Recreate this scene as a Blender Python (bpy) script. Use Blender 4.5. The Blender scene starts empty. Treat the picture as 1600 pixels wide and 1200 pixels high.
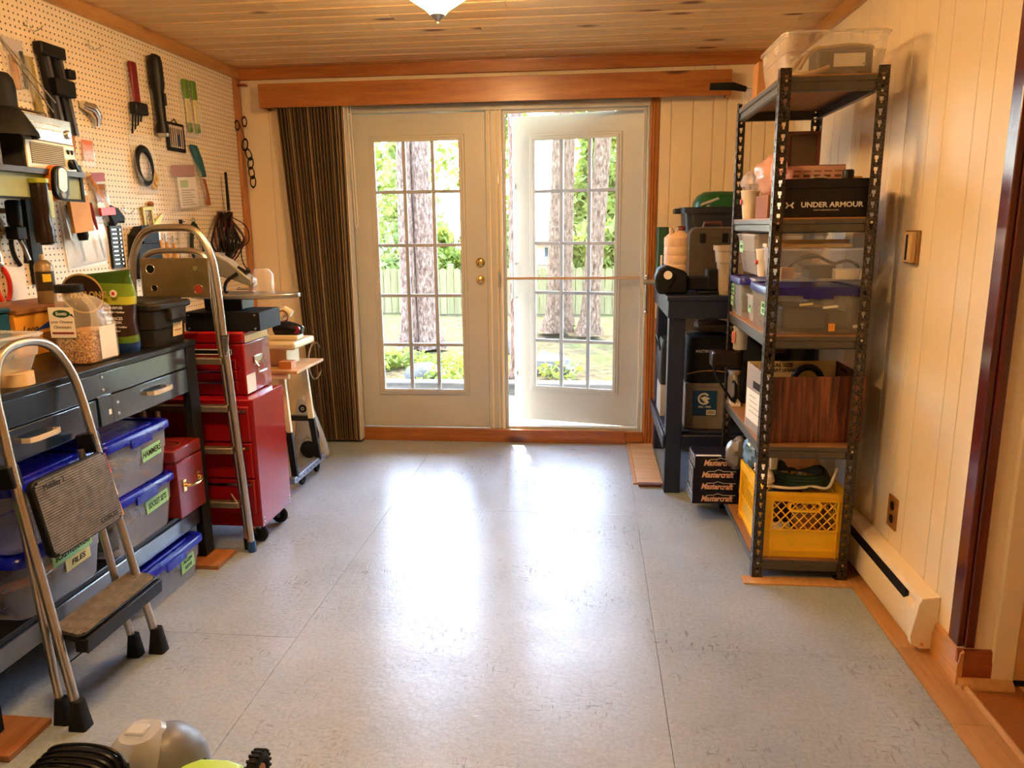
import bpy, bmesh, math, random
import numpy as np
from mathutils import Matrix, Vector, Euler, noise
random.seed(7); np.random.seed(7)
sc = bpy.context.scene
C = bpy.context.collection
R = math.radians

# ---------------------------------------------------------------- camera
cam_d = bpy.data.cameras.new('camera'); cam = bpy.data.objects.new('camera', cam_d); C.objects.link(cam)
def camera_matrix(yaw, pitch, roll, loc):
    f = Vector((math.sin(yaw)*math.cos(pitch), math.cos(yaw)*math.cos(pitch), math.sin(pitch)))
    r = Vector((math.cos(yaw), -math.sin(yaw), 0)); u = r.cross(f)
    r, u = r*math.cos(roll)+u*math.sin(roll), u*math.cos(roll)-r*math.sin(roll)
    m = Matrix((r, u, -f)).transposed().to_4x4(); m.translation = Vector(loc); return m
cam.matrix_world = camera_matrix(R(-6.1003), R(-11.7978), R(-0.6431), (0, 0, 1.43))
cam_d.sensor_width = 36; cam_d.lens = 36*1179.65/1600; cam_d.clip_start = .02; cam_d.clip_end = 300
sc.camera = cam

# ---------------------------------------------------------------- world, sun, exposure
w = bpy.data.worlds.new('sky'); sc.world = w; w.use_nodes = True
nt = w.node_tree; bg = nt.nodes['Background']
sky = nt.nodes.new('ShaderNodeTexSky'); sky.sky_type = 'NISHITA'; sky.sun_disc = False
sky.sun_elevation = R(60); sky.sun_rotation = R(-10); sky.altitude = 300; sky.dust_density = 1.5; sky.air_density = 1.0
nt.links.new(sky.outputs[0], bg.inputs[0]); bg.inputs[1].default_value = 2.5
sun_d = bpy.data.lights.new('sun', 'SUN'); sun_d.energy = 7.0; sun_d.angle = R(.6); sun_d.color = (1, .95, .84)
sun = bpy.data.objects.new('sun', sun_d); C.objects.link(sun)
sd = Vector((-.14, .56, .81)).normalized()
sun.rotation_euler = sd.to_track_quat('Z', 'Y').to_euler()
sc.view_settings.view_transform = 'Standard'; sc.view_settings.look = 'None'
sc.view_settings.gamma = 1; sc.view_settings.use_curve_mapping = False
sc.view_settings.exposure = 1.32
LAMP_STRENGTH = 38.5
cy = sc.cycles
cy.use_denoising = True; cy.max_bounces = 10; cy.diffuse_bounces = 5; cy.glossy_bounces = 4
cy.transparent_max_bounces = 24; cy.transmission_bounces = 6; cy.sample_clamp_indirect = 6; cy.caustics_reflective = False; cy.caustics_refractive = False

# ---------------------------------------------------------------- mesh builder
class MB:
    def __init__(s): s.v = []; s.f = []; s.mi = []; s.m = Matrix(); s.c = 0
    def add(s, vs, fs):
        b = len(s.v); m = s.m
        s.v += [tuple(m @ Vector(p)) for p in vs]
        s.f += [[i+b for i in f] for f in fs]; s.mi += [s.c]*len(fs); return s
    def box(s, x0, y0, z0, x1, y1, z1):
        return s.add([(x0,y0,z0),(x1,y0,z0),(x1,y1,z0),(x0,y1,z0),(x0,y0,z1),(x1,y0,z1),(x1,y1,z1),(x0,y1,z1)],
            [(0,3,2,1),(4,5,6,7),(0,1,5,4),(1,2,6,5),(2,3,7,6),(3,0,4,7)])
    def loft(s, rings, caps=True, closed=True):
        n = len(rings[0]); vs = [p for r in rings for p in r]; fs = []
        for i in range(len(rings)-1):
            for j in range(n if closed else n-1):
                k = (j+1) % n; fs.append((i*n+j, i*n+k, (i+1)*n+k, (i+1)*n+j))
        if caps: fs += [tuple(reversed(range(n))), tuple(range((len(rings)-1)*n, len(rings)*n))]
        return s.add(vs, fs)
    def cyl(s, p0, p1, r, r2=None, n=14, caps=True):
        return s.tube([p0, p1], [r, r if r2 is None else r2], n, caps=caps)
    def tube(s, pts, r, n=8, closed=False, caps=True):
        P = [Vector(p) for p in pts]; k = len(P); rs = r if isinstance(r, (list, tuple)) else [r]*k
        rings = []; up = None
        for i in range(k):
            if closed: t = P[(i+1) % k]-P[i-1]
            else: t = P[min(i+1, k-1)]-P[max(i-1, 0)]
            if t.length < 1e-9: t = Vector((0,0,1))
            t.normalize()
            if up is None: up = Vector((0,0,1)) if abs(t.z) < .9 else Vector((1,0,0))
            a = up-t*up.dot(t)
            if a.length < 1e-6: a = Vector((1,0,0)).cross(t)
            a.normalize(); up = a; b = t.cross(a)
            rings.append([tuple(P[i]+(a*math.cos(2*math.pi*j/n)+b*math.sin(2*math.pi*j/n))*rs[i]) for j in range(n)])
        if closed: rings.append(rings[0]); return s.loft(rings, False)
        return s.loft(rings, caps)
    def lathe(s, prof, c=(0,0,0), n=24, axis='z', caps=True):
        rings = []
        for r, z in prof:
            q = []
            for j in range(n):
                a = 2*math.pi*j/n; x, y = r*math.cos(a), r*math.sin(a)
                p = (x,y,z) if axis == 'z' else ((z,x,y) if axis == 'x' else (y,z,x))
                q.append((c[0]+p[0], c[1]+p[1], c[2]+p[2]))
            rings.append(q)
        return s.loft(rings, caps)
    def prism(s, poly, axis, a, b):
        f = {'x': lambda u,v,t: (t,u,v), 'y': lambda u,v,t: (u,t,v), 'z': lambda u,v,t: (u,v,t)}[axis]
        A = [f(u,v,a) for u,v in poly]; B = [f(u,v,b) for u,v in poly]; n = len(poly)
        return s.add(A+B, [tuple(reversed(range(n))), tuple(range(n,2*n))]+[(i,(i+1)%n,n+(i+1)%n,n+i) for i in range(n)])
    def holed(s, outer, inner, axis, a, b):
        f = {'x': lambda u,v,t: (t,u,v), 'y': lambda u,v,t: (u,t,v), 'z': lambda u,v,t: (u,v,t)}[axis]
        n = len(outer); vs = [f(u,v,t) for t in (a,b) for P in (outer,inner) for u,v in P]; fs = []
        for i in range(n):
            k = (i+1) % n
            fs += [(i,n+i,n+k,k), (2*n+i,2*n+k,3*n+k,3*n+i), (i,k,2*n+k,2*n+i), (n+i,3*n+i,3*n+k,n+k)]
        return s.add(vs, fs)
    def ell(s, c, r, n=16, m=10, jit=0, seed=0, jf=6):
        if not isinstance(r, (list, tuple)): r = (r, r, r)
        rings = []
        for i in range(m+1):
            t = math.pi*(i/m); q = []
            for j in range(n):
                a = 2*math.pi*j/n; st = max(math.sin(t), .02)
                d = Vector((st*math.cos(a), st*math.sin(a), -math.cos(t)))
                k = 1+(jit*noise.noise(d*jf*.35+Vector((seed,seed*2.1,0))) if jit else 0)
                q.append((c[0]+d.x*r[0]*k, c[1]+d.y*r[1]*k, c[2]+d.z*r[2]*k))
            rings.append(q)
        return s.loft(rings)
    def torus(s, c, R1, r, axis='z', n=24, m=8, a0=0, a1=360):
        pts = []; full = a1-a0 >= 360
        k = n if full else n+1
        for i in range(k):
            a = R(a0+(a1-a0)*i/n); u, v = R1*math.cos(a), R1*math.sin(a)
            p = {'z': (u,v,0), 'x': (0,u,v), 'y': (u,0,v)}[axis]
            pts.append((c[0]+p[0], c[1]+p[1], c[2]+p[2]))
        return s.tube(pts, r, m, closed=full)
    def at(s, loc=(0,0,0), rot=(0,0,0), sc=(1,1,1)):
        s.m = Matrix.LocRotScale(Vector(loc), Euler([R(a) for a in rot]), Vector(sc)); return s

def build(name, mb, mats, parent=None, bev=0, smooth=38, label=None, cat=None, group=None, kind=None, loc=None, rot=None):
    me = bpy.data.meshes.new(name); me.from_pydata(mb.v, [], mb.f)
    if not isinstance(mats, (list, tuple)): mats = [mats]
    for m in mats: me.materials.append(m)
    if len(mats) > 1: me.polygons.foreach_set('material_index', mb.mi)
    bm = bmesh.new(); bm.from_mesh(me); bmesh.ops.recalc_face_normals(bm, faces=bm.faces); bm.to_mesh(me); bm.free()
    me.shade_smooth(); me.set_sharp_from_angle(angle=R(smooth))
    o = bpy.data.objects.new(name, me); C.objects.link(o)
    if parent: o.parent = parent
    if loc: o.location = loc
    if rot: o.rotation_euler = [R(a) for a in rot]
    if bev:
        md = o.modifiers.new('bevel', 'BEVEL'); md.width = bev; md.segments = 2; md.limit_method = 'ANGLE'; md.angle_limit = R(40)
    return tag(o, label, cat, group, kind)
def tag(o, label=None, cat=None, group=None, kind=None):
    for k, v in (('label', label), ('category', cat), ('group', group), ('kind', kind)):
        if v: o[k] = v
    return o
def thing(name, label, cat, loc=(0,0,0), rz=0, group=None, rot=None):
    o = bpy.data.objects.new(name, None); C.objects.link(o); o.location = loc
    o.rotation_euler = [R(a) for a in rot] if rot else (0, 0, R(rz)); o.empty_display_size = .05
    return tag(o, label, cat, group)
def struct(name, mb, mats, parent=None, **k):
    return build(name, mb, mats, parent, kind=None if parent else 'structure', **k)
def dup(root, loc, rot=None, label=None, group=None):
    r = root.copy(); C.objects.link(r); r.location = loc
    if rot is not None: r.rotation_euler = [R(a) for a in rot]
    tag(r, label, None, group)
    for ch in list(root.children):
        c = ch.copy(); C.objects.link(c); c.parent = r
        for g in list(ch.children):
            d = g.copy(); C.objects.link(d); d.parent = c
    return r
FACE = {'-y': (90,0,0), '+x': (90,0,90), '-x': (90,0,-90), '+z': (0,0,0), '+y': (90,0,180)}
def text(body, size, loc, face, m, parent=None, shear=0, bold=0, align='CENTER', sx=1, roll=0, name='lettering', extr=.0003):
    cu = bpy.data.curves.new(name, 'FONT'); cu.body = body; cu.size = size; cu.shear = shear; cu.offset = bold; cu.extrude = extr
    cu.align_x = align; cu.align_y = 'CENTER'; cu.resolution_u = 2; cu.space_character = 1.0
    o = bpy.data.objects.new(name, cu); C.objects.link(o); cu.materials.append(m)
    q = (face if isinstance(face, Matrix) else Euler([R(a) for a in FACE[face]]).to_matrix()) @ Matrix.Rotation(R(roll), 3, 'Z')
    o.rotation_euler = q.to_euler(); o.location = loc; o.scale = (sx, 1, 1)
    if parent: o.parent = parent
    return o
def rrect(w, h, r, n=4, cx=0, cy=0):
    pts = []
    for k, (sx, sy) in enumerate(((1,1),(-1,1),(-1,-1),(1,-1))):
        for i in range(n+1):
            a = math.pi/2*(k+i/n); pts.append((cx+sx*(w/2-r)+r*math.cos(a), cy+sy*(h/2-r)+r*math.sin(a)))
    return pts
def lerp(a, b, t): return tuple(a[i]+(b[i]-a[i])*t for i in range(len(a)))
def spline(pts, k=6):
    P = [Vector(p) for p in pts]; out = []
    for i in range(len(P)-1):
        p0, p1, p2, p3 = P[max(i-1,0)], P[i], P[i+1], P[min(i+2,len(P)-1)]
        for j in range(k):
            t = j/k
            out.append(tuple(.5*((2*p1)+(p2-p0)*t+(2*p0-5*p1+4*p2-p3)*t*t+(3*p1-p0-3*p2+p3)*t**3)))
    out.append(tuple(P[-1])); return out

# ---------------------------------------------------------------- materials
MATS = {}
def srgb(r, g, b): 
    f = lambda c: (c/255/12.92) if c/255 <= .04045 else ((c/255+.055)/1.055)**2.4
    return (f(r), f(g), f(b))
def newmat(name):
    m = bpy.data.materials.new(name); m.use_nodes = True; n = m.node_tree
    return m, n, n.nodes['Principled BSDF'], n.nodes['Material Output']
def coords(n, sc=(1,1,1), rnd=True, what='Object'):
    tc = n.nodes.new('ShaderNodeTexCoord'); mp = n.nodes.new('ShaderNodeMapping'); mp.inputs['Scale'].default_value = sc
    n.links.new(tc.outputs[what], mp.inputs[0])
    if not rnd: return mp.outputs[0]
    oi = n.nodes.new('ShaderNodeObjectInfo'); ad = n.nodes.new('ShaderNodeVectorMath'); ad.operation = 'MULTIPLY_ADD'
    ad.inputs[1].default_value = (37, 53, 71)
    n.links.new(oi.outputs['Random'], ad.inputs[0]); n.links.new(mp.outputs[0], ad.inputs[2]); return ad.outputs[0]
def nz(n, vec, scale, detail=3, rough=.55, dist=0):
    t = n.nodes.new('ShaderNodeTexNoise'); t.inputs['Scale'].default_value = scale; t.inputs['Detail'].default_value = detail
    t.inputs['Roughness'].default_value = rough; t.inputs['Distortion'].default_value = dist; n.links.new(vec, t.inputs[0]); return t.outputs[0]
def ramp(n, fac, stops):
    r = n.nodes.new('ShaderNodeValToRGB'); e = r.color_ramp.elements
    while len(e) < len(stops): e.new(.5)
    for i, (p, c) in enumerate(stops): e[i].position = p; e[i].color = (*c, 1)
    n.links.new(fac, r.inputs[0]); return r.outputs[0]
def bumpn(n, h, p, strength, dist=.01):
    b = n.nodes.new('ShaderNodeBump'); b.inputs['Strength'].default_value = strength; b.inputs['Distance'].default_value = dist
    n.links.new(h, b.inputs['Height']); n.links.new(b.outputs[0], p.inputs['Normal'])
def mixc(n, fac, a, b, op='MIX'):
    m = n.nodes.new('ShaderNodeMix'); m.data_type = 'RGBA'; m.blend_type = op
    for s, v in ((0, fac), (6, a), (7, b)):
        if hasattr(v, 'links'): n.links.new(v, m.inputs[s])
        else: m.inputs[s].default_value = v if not isinstance(v, tuple) else (*v, 1)
    return m.outputs[2]
def mth(n, op, a, b=None):
    m = n.nodes.new('ShaderNodeMath'); m.operation = op
    for s, v in ((0, a), (1, b)):
        if v is None: continue
        if hasattr(v, 'links'): n.links.new(v, m.inputs[s])
        else: m.inputs[s].default_value = v
    return m.outputs[0]
def pm(name, col, rough=.5, metal=0, var=.1, scale=9, bump=.0, bscale=90, coat=0, emis=0, sheen=0):
    if name in MATS: return MATS[name]
    m, n, p, o = newmat(name); v = coords(n); f = nz(n, v, scale, 4)
    c = ramp(n, f, [(.3, tuple(x*(1-var) for x in col)), (.7, tuple(min(1, x*(1+var)) for x in col))])
    n.links.new(c, p.inputs['Base Color']); p.inputs['Metallic'].default_value = metal
    rr = n.nodes.new('ShaderNodeMapRange'); rr.inputs[3].default_value = max(.03, rough-.06); rr.inputs[4].default_value = min(1, rough+.06)
    n.links.new(f, rr.inputs[0]); n.links.new(rr.outputs[0], p.inputs['Roughness'])
    if bump: bumpn(n, nz(n, v, bscale, 3), p, bump, .004)
    if max(col) < .03: p.inputs['Specular IOR Level'].default_value = .28
    if coat: p.inputs['Coat Weight'].default_value = coat
    if emis: n.links.new(c, p.inputs['Emission Color']); p.inputs['Emission Strength'].default_value = emis
    MATS[name] = m; return m
def wood(name, c1, c2, axis='x', scale=1, rough=.45, knots=0, coat=0, knotc=None, contrast=1):
    if name in MATS: return MATS[name]
    m, n, p, o = newmat(name); a = 1.2*scale; b = 16*scale
    s = {'x': (a,b,b), 'y': (b,a,b), 'z': (b,b,a)}[axis]
    v = coords(n, s); f = nz(n, v, 1.6, 5, .62, .6); g = nz(n, v, 7, 4, .6)
    c = ramp(n, f, [(.32, c1), (.68, c2)])
    fine = ramp(n, g, [(.35, (.8,.76,.7)), (.62, (1,1,1))]); c = mixc(n, .75*contrast, c, fine, 'MULTIPLY')
    # board to board tone
    oi = n.nodes.new('ShaderNodeObjectInfo'); tone = ramp(n, oi.outputs['Random'], [(0, (.82,.8,.76)), (1, (1.0,1.0,1.0))]); c = mixc(n, 1.0, c, tone, 'MULTIPLY')
    if knots:
        ks = {'x': (2.0,5.5,5.5), 'y': (5.5,2.0,5.5), 'z': (5.5,5.5,2.0)}[axis]
        kv = coords(n, tuple(k*knots for k in ks)); vo = n.nodes.new('ShaderNodeTexVoronoi'); vo.inputs['Scale'].default_value = 1
        vo.inputs['Randomness'].default_value = 1; n.links.new(kv, vo.inputs[0])
        k = ramp(n, vo.outputs['Distance'], [(.09, (1,1,1)), (.17, (0,0,0))]); c = mixc(n, k, c, knotc or tuple(x*.25 for x in c1))
    n.links.new(c, p.inputs['Base Color']); p.inputs['Roughness'].default_value = rough; p.inputs['Coat Weight'].default_value = coat
    p.inputs['Coat Roughness'].default_value = .2
    bumpn(n, g, p, .12, .003); MATS[name] = m; return m
def clear(name, tint=(.9,.92,.95), fac=.22, rough=.12, trans=(1,1,1)):
    if name in MATS: return MATS[name]
    m, n, p, o = newmat(name); tr = n.nodes.new('ShaderNodeBsdfTransparent'); tr.inputs[0].default_value = (*trans, 1)
    mx = n.nodes.new('ShaderNodeMixShader'); v = coords(n); f = nz(n, v, 14, 4)
    mr = n.nodes.new('ShaderNodeMapRange'); mr.inputs[3].default_value = fac*.7; mr.inputs[4].default_value = fac*1.3; n.links.new(f, mr.inputs[0])
    lw = n.nodes.new('ShaderNodeLayerWeight'); lw.inputs[0].default_value = .25
    ad = mth(n, 'ADD', mr.outputs[0], mth(n, 'MULTIPLY', lw.outputs['Facing'], .45)); ad2 = mth(n, 'MINIMUM', ad, .9)
    p.inputs['Base Color'].default_value = (*tint, 1); p.inputs['Roughness'].default_value = rough
    n.links.new(ad2, mx.inputs[0]); n.links.new(tr.outputs[0], mx.inputs[1]); n.links.new(p.outputs[0], mx.inputs[2]); n.links.new(mx.outputs[0], o.inputs[0])
    MATS[name] = m; return m
def glassmat():
    m, n, p, o = newmat('pane glass'); tr = n.nodes.new('ShaderNodeBsdfTransparent'); gl = n.nodes.new('ShaderNodeBsdfGlossy')
    gl.inputs['Roughness'].default_value = .02; fr = n.nodes.new('ShaderNodeFresnel'); fr.inputs[0].default_value = 1.3
    tr.inputs[0].default_value = (.95,.97,.96,1)
    mx = n.nodes.new('ShaderNodeMixShader'); n.links.new(fr.outputs[0], mx.inputs[0]); n.links.new(tr.outputs[0], mx.inputs[1]); n.links.new(gl.outputs[0], mx.inputs[2])
    n.links.new(mx.outputs[0], o.inputs[0]); return m
GLASS = glassmat()
CREAM = pm('cream paint', srgb(238,222,190), .5, var=.03, scale=3, bump=.05, bscale=200)
CREAMB = pm('cream back panelling', srgb(234,216,182), .45, var=.03, scale=3)
WHITE = pm('white door paint', srgb(192,190,178), .35, var=.03, scale=4)
WHITEM = pm('white muntin', srgb(170,172,172), .4, var=.02)
PINE = wood('orange pine trim', srgb(158,90,34), srgb(188,118,54), 'x', 1, .38, .9, .25, srgb(86,40,14))
PINEY = wood('orange pine trim along room', srgb(192,134,70), srgb(220,168,100), 'y', 1, .38, .9, .25, srgb(86,40,14))
PINEZ = wood('orange pine upright', srgb(172,102,44), srgb(200,134,68), 'z', 1, .35, 0, .3)
CEILW = wood('ceiling pine', srgb(234,184,118), srgb(254,222,162), 'x', .8, .42, 1.1, .15, srgb(110,62,24), .55)
PLY = wood('raw plywood', srgb(186,138,84), srgb(214,168,112), 'y', .5, .6)
REDWOOD = wood('red stained corner guard', srgb(82,18,10), srgb(112,30,16), 'z', 1, .18, 0, .6)
REDBASE = wood('red baseboard', srgb(140,66,28), srgb(176,92,44), 'x', 1, .4, .6)
BLACK = pm('black plastic', (.0055,.0055,.006), .4, var=.3)
BLACKM = pm('matte black', (.004,.004,.004), .6, var=.3)
RUBBER = pm('black rubber', (.006,.006,.006), .75, var=.3, bump=.2)
CHROME = pm('chrome', (.72,.7,.66), .16, 1, var=.04)
STEEL = pm('brushed steel', (.5,.48,.45), .34, 1, var=.1, scale=20)
ALU = pm('satin aluminium tube', (.56,.5,.43), .33, 1, var=.08, scale=14)
BRASS = pm('polished brass', (.82,.58,.22), .2, 1, var=.06)
REDP = pm('glossy red enamel', srgb(150,14,20), .22, 0, var=.1, scale=3, coat=.5)
REDD = pm('worn dark red enamel', srgb(122,26,26), .34, 0, var=.18, scale=18, coat=.3, bump=.05)
BENCH = pm('navy bench enamel', srgb(22,42,66), .2, 0, var=.16, scale=6, coat=1.0)
BENCH.node_tree.nodes['Principled BSDF'].inputs['Specular IOR Level'].default_value = .9; BENCH.node_tree.nodes['Principled BSDF'].inputs['Coat Roughness'].default_value = .16; BENCH.node_tree.nodes['Principled BSDF'].inputs['Coat IOR'].default_value = 1.9
BENCHTOP = pm('dark bench top', srgb(18,16,14), .4, 0, var=.2, scale=12, coat=.2)
NAVY = pm('worn navy paint', srgb(20,28,52), .45, 0, var=.25, scale=14, bump=.1)
BLUELID = pm('royal blue plastic', srgb(12,22,170), .28, 0, var=.08)
BLUELIDD = pm('violet blue plastic', srgb(34,30,120), .32, 0, var=.1)
GREY = pm('grey plastic', srgb(112,112,112), .42, var=.1)
GREYD = pm('dark grey tote', srgb(38,36,34), .42, var=.12)
GREYL = pm('light grey plastic', srgb(176,172,164), .4, var=.08)
PAPER = pm('white paper', srgb(236,230,214), .7, var=.03)
CARD = pm('cardboard', srgb(184,134,84), .8, var=.08, scale=20)
CARDD = pm('brown cardboard', srgb(142,92,48), .8, var=.1, scale=20)
GREENTAPE = pm('green masking tape', srgb(156,214,150), .7, var=.05)
YELTAPE = pm('yellow masking tape', srgb(226,214,140), .7, var=.05)
INK = pm('black marker', (.01,.015,.02), .7)
WHITEINK = pm('white print', (.82,.8,.74), .6)
CLEAR = clear('clear plastic tub', fac=.2)
CLEARB = clear('milky plastic tub', (.74,.78,.88), .2)
BAGGY = clear('clear bag film', (.95,.93,.9), .115, .18)
ORANGEBAG = pm('yellow crate plastic', srgb(246,196,22), .35, var=.08)
def plane_tint(name, col, rough=.5): return pm(name, srgb(*col), rough)
# ================================================================ SETTING
def floor_paint():
    m, n, p, o = newmat('grey floor paint'); v = coords(n, rnd=False, what='Object')
    gm = n.nodes.new('ShaderNodeNewGeometry'); pos = gm.outputs['Position']
    base = ramp(n, nz(n, pos, 1.6, 5, .6), [(.3, srgb(144,157,168)), (.7, srgb(168,181,192))])
    mp = n.nodes.new('ShaderNodeMapping'); mp.inputs['Scale'].default_value = (85, 16, 1); mp.inputs['Rotation'].default_value = (0,0,.12); n.links.new(pos, mp.inputs[0])
    mp2 = n.nodes.new('ShaderNodeMapping'); mp2.inputs['Scale'].default_value = (22, 95, 1); mp2.inputs['Rotation'].default_value = (0,0,.62); n.links.new(pos, mp2.inputs[0])
    patch = ramp(n, nz(n, pos, 2.3, 3), [(.46, (0,0,0)), (.66, (1,1,1))])
    s1 = ramp(n, nz(n, mp.outputs[0], 1.0, 3, .6), [(.60, (0,0,0)), (.64, (1,1,1))]); s2 = ramp(n, nz(n, mp2.outputs[0], 1.0, 3, .6), [(.605, (0,0,0)), (.645, (1,1,1))])
    s = mth(n, 'MULTIPLY', mth(n, 'MAXIMUM', s1, s2), patch)
    c = mixc(n, mth(n, 'MULTIPLY', s, .75), base, srgb(64,58,52))
    lt = ramp(n, nz(n, pos, 34, 4, .7), [(.64, (0,0,0)), (.70, (1,1,1))]); c = mixc(n, .5, c, ramp(n, nz(n, pos, 75, 3, .6), [(.35, (.62,.62,.62)), (.6, (1,1,1))]), 'MULTIPLY'); c = mixc(n, mth(n, 'MULTIPLY', lt, .22), c, srgb(225,223,218))
    n.links.new(c, p.inputs['Base Color'])
    rg = ramp(n, nz(n, pos, 5, 5, .65), [(.3, (.27,)*3), (.75, (.42,)*3)]); n.links.new(rg, p.inputs['Roughness']); p.inputs['Specular IOR Level'].default_value = .8
    h = mth(n, 'SUBTRACT', nz(n, pos, 26, 4, .6), mth(n, 'MULTIPLY', s, .5)); bumpn(n, h, p, .35, .004); return m
FLOORP = floor_paint()
GAP = .0009
m = MB(); m.box(-2.4, -1.7, -.12, 2.5, 5.08, -.006)
floor = struct('floor', m, pm('subfloor', srgb(60,56,52), .8))
def sheet(x0, y0, x1, y1, mat, z0=-.006, z1=0, name='plywood_sheet', parent=floor, bev=.0):
    m = MB(); m.box(x0+GAP, y0+GAP, z0, x1-GAP, y1-GAP, z1); return build(name, m, mat, parent, bev=bev)
for x0, x1, ys in ((-2.29,-1.035,(-1.6,0,2.36,4.9)), (-1.035,.235,(-1.6,1.2,3.63,4.9)), (.235,1.048,(-1.6,0,2.40,4.9))):
    for a, b in zip(ys, ys[1:]): sheet(x0, a, x1, b, FLOORP)
for a, b in ((-1.6,-.3),(-.3,.95),(.95,2.06),(2.06,2.47),(2.47,3.6),(3.6,4.9)): sheet(1.048, a, 1.17, b, PLY, z1=.005, name='plywood_strip')
sheet(1.186, -1.6, 1.34, 2.27, pm('brown underlay board', srgb(138,84,36), .6, var=.1, scale=30), z1=.004, name='underlay_board')
for k in range(12): sheet(1.34+k*.09, -1.6, 1.43+k*.09, 2.27, wood('light hall boards', srgb(190,140,84), srgb(214,166,108), 'y', .6, .4), z1=.004, name='floor_board')
m = MB(); m.prism([(1.162,.004),(1.182,.004),(1.182,.012),(1.172,.017),(1.162,.012)], 'y', -1.6, 2.27)
struct('threshold_strip', m, PLY, floor)
# loose plywood landing by the blue bench
t = thing('plywood_offcut', 'raw plywood landing board on the floor between doors and blue bench', 'board', (0,0,0))
sheet(.262, 4.09, .405, 4.88, wood('pale plywood', srgb(190,150,104), srgb(216,180,134), 'x', .4, .55), z0=.0005, z1=.012, name='board', parent=t)
sheet(.242, 4.09, .262, 4.9, PINEY, z0=.0005, z1=.009, name='edge_strip', parent=t)
sheet(.27, 4.05, .395, 4.09, pm('dark offcut', srgb(84,40,20), .6), z0=.0005, z1=.016, name='front_strip', parent=t)

# walls --------------------------------------------------------------
def pegmat():
    m, n, p, o = newmat('pegboard'); gm = n.nodes.new('ShaderNodeNewGeometry'); sp = n.nodes.new('ShaderNodeSeparateXYZ'); n.links.new(gm.outputs['Position'], sp.inputs[0])
    d = []
    for k in (1, 2):
        f = mth(n, 'FRACT', mth(n, 'MULTIPLY', sp.outputs[k], 1/.0254)); d.append(mth(n, 'POWER', mth(n, 'SUBTRACT', f, .5), 2))
    rr = mth(n, 'SQRT', mth(n, 'ADD', d[0], d[1])); hole = ramp(n, rr, [(.13, (1,1,1)), (.17, (0,0,0))])
    base = ramp(n, nz(n, gm.outputs['Position'], 3, 3), [(.3, srgb(240,222,190)), (.7, srgb(248,232,202))])
    n.links.new(mixc(n, hole, base, (.03,.018,.01)), p.inputs['Base Color']); p.inputs['Roughness'].default_value = .5
    bumpn(n, mth(n, 'SUBTRACT', 1.0, hole), p, .6, .004); return m
PEG = pegmat()
m = MB(); m.box(-2.40, -1.7, 0, -2.29, 5.08, 2.45); wall_left = struct('wall_left', m, CREAM)
for a, b in ((-.03,1.19),(1.19,2.41),(2.41,3.63),(3.63,4.85)):
    m = MB(); m.box(-2.29, a+.001, .62, -2.275, b-.001, 2.365); build('pegboard_panel', m, PEG, wall_left)
m = MB(); m.box(-2.29, 5.08-.16, 0, -1.6, 5.06, 2.45); m.box(.345, 4.92, 0, 1.30, 5.06, 2.45); m.box(-1.6, 4.92, 2.18, .345, 5.06, 2.45); m.box(-1.6, 4.92, -.12, .345, 5.06, .02)
wall_back = struct('wall_back', m, CREAMB)
def panels(parent, edges, f, mat=CREAM):
    for a, b in zip(edges, edges[1:]):
        m = MB(); f(m, a+.0016, b-.0016); build('wall_panel', m, mat, parent, bev=.0015)
panels(wall_back, (-2.255,-2.08,-1.95,-1.6), lambda m, a, b: m.box(a, 4.913, .0, b, 4.9205, 2.36), CREAMB)
panels(wall_back, (.40,.47,.60,.72,.80,.95,1.03,1.165), lambda m, a, b: m.box(a, 4.913, .0, b, 4.9205, 2.36), CREAMB)
m = MB(); m.box(1.172, 2.285, 0, 1.30, 5.06, 2.45); wall_right = struct('wall_right', m, CREAM)
panels(wall_right, (2.33,2.48,2.58,2.79,2.91,3.11,3.26,3.42,3.6,3.72,3.9,4.02,4.22,4.35,4.6,4.78,4.913), lambda m, a, b: m.box(1.165, a, .0, 1.1725, b, 2.40))
m = MB(); m.box(1.165, 2.28, 0, 1.262, 2.33, 2.45); m.box(1.262, 2.28, 2.08, 2.4, 2.33, 2.45); m.box(2.2, 2.28, 0, 2.4, 2.33, 2.08); m.box(1.262, 2.335, -.01, 2.45, 2.36, 2.45); wall_return = struct('wall_return', m, CREAM)
m = MB(); m.box(-2.40, -1.7, 0, 2.5, -1.6, 2.45); struct('wall_front', m, CREAM)
m = MB(); m.box(2.4, -1.7, 0, 2.5, 2.4, 2.45); struct('wall_hall', m, CREAM)
# hall door on the far right
m = MB(); m.box(1.322, 2.29, .012, 2.14, 2.32, 2.04); d3 = struct('door_3', m, pm('cream hall door', srgb(226,190,140), .4, var=.03))
m = MB(); m.box(1.252, 2.262, 0, 1.318, 2.281, 2.1); m.box(1.318, 2.262, 2.04, 2.2, 2.281, 2.1); m.box(2.14, 2.262, 0, 2.2, 2.281, 2.04); struct('door_casing', m, CREAM, d3, bev=.003)

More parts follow.
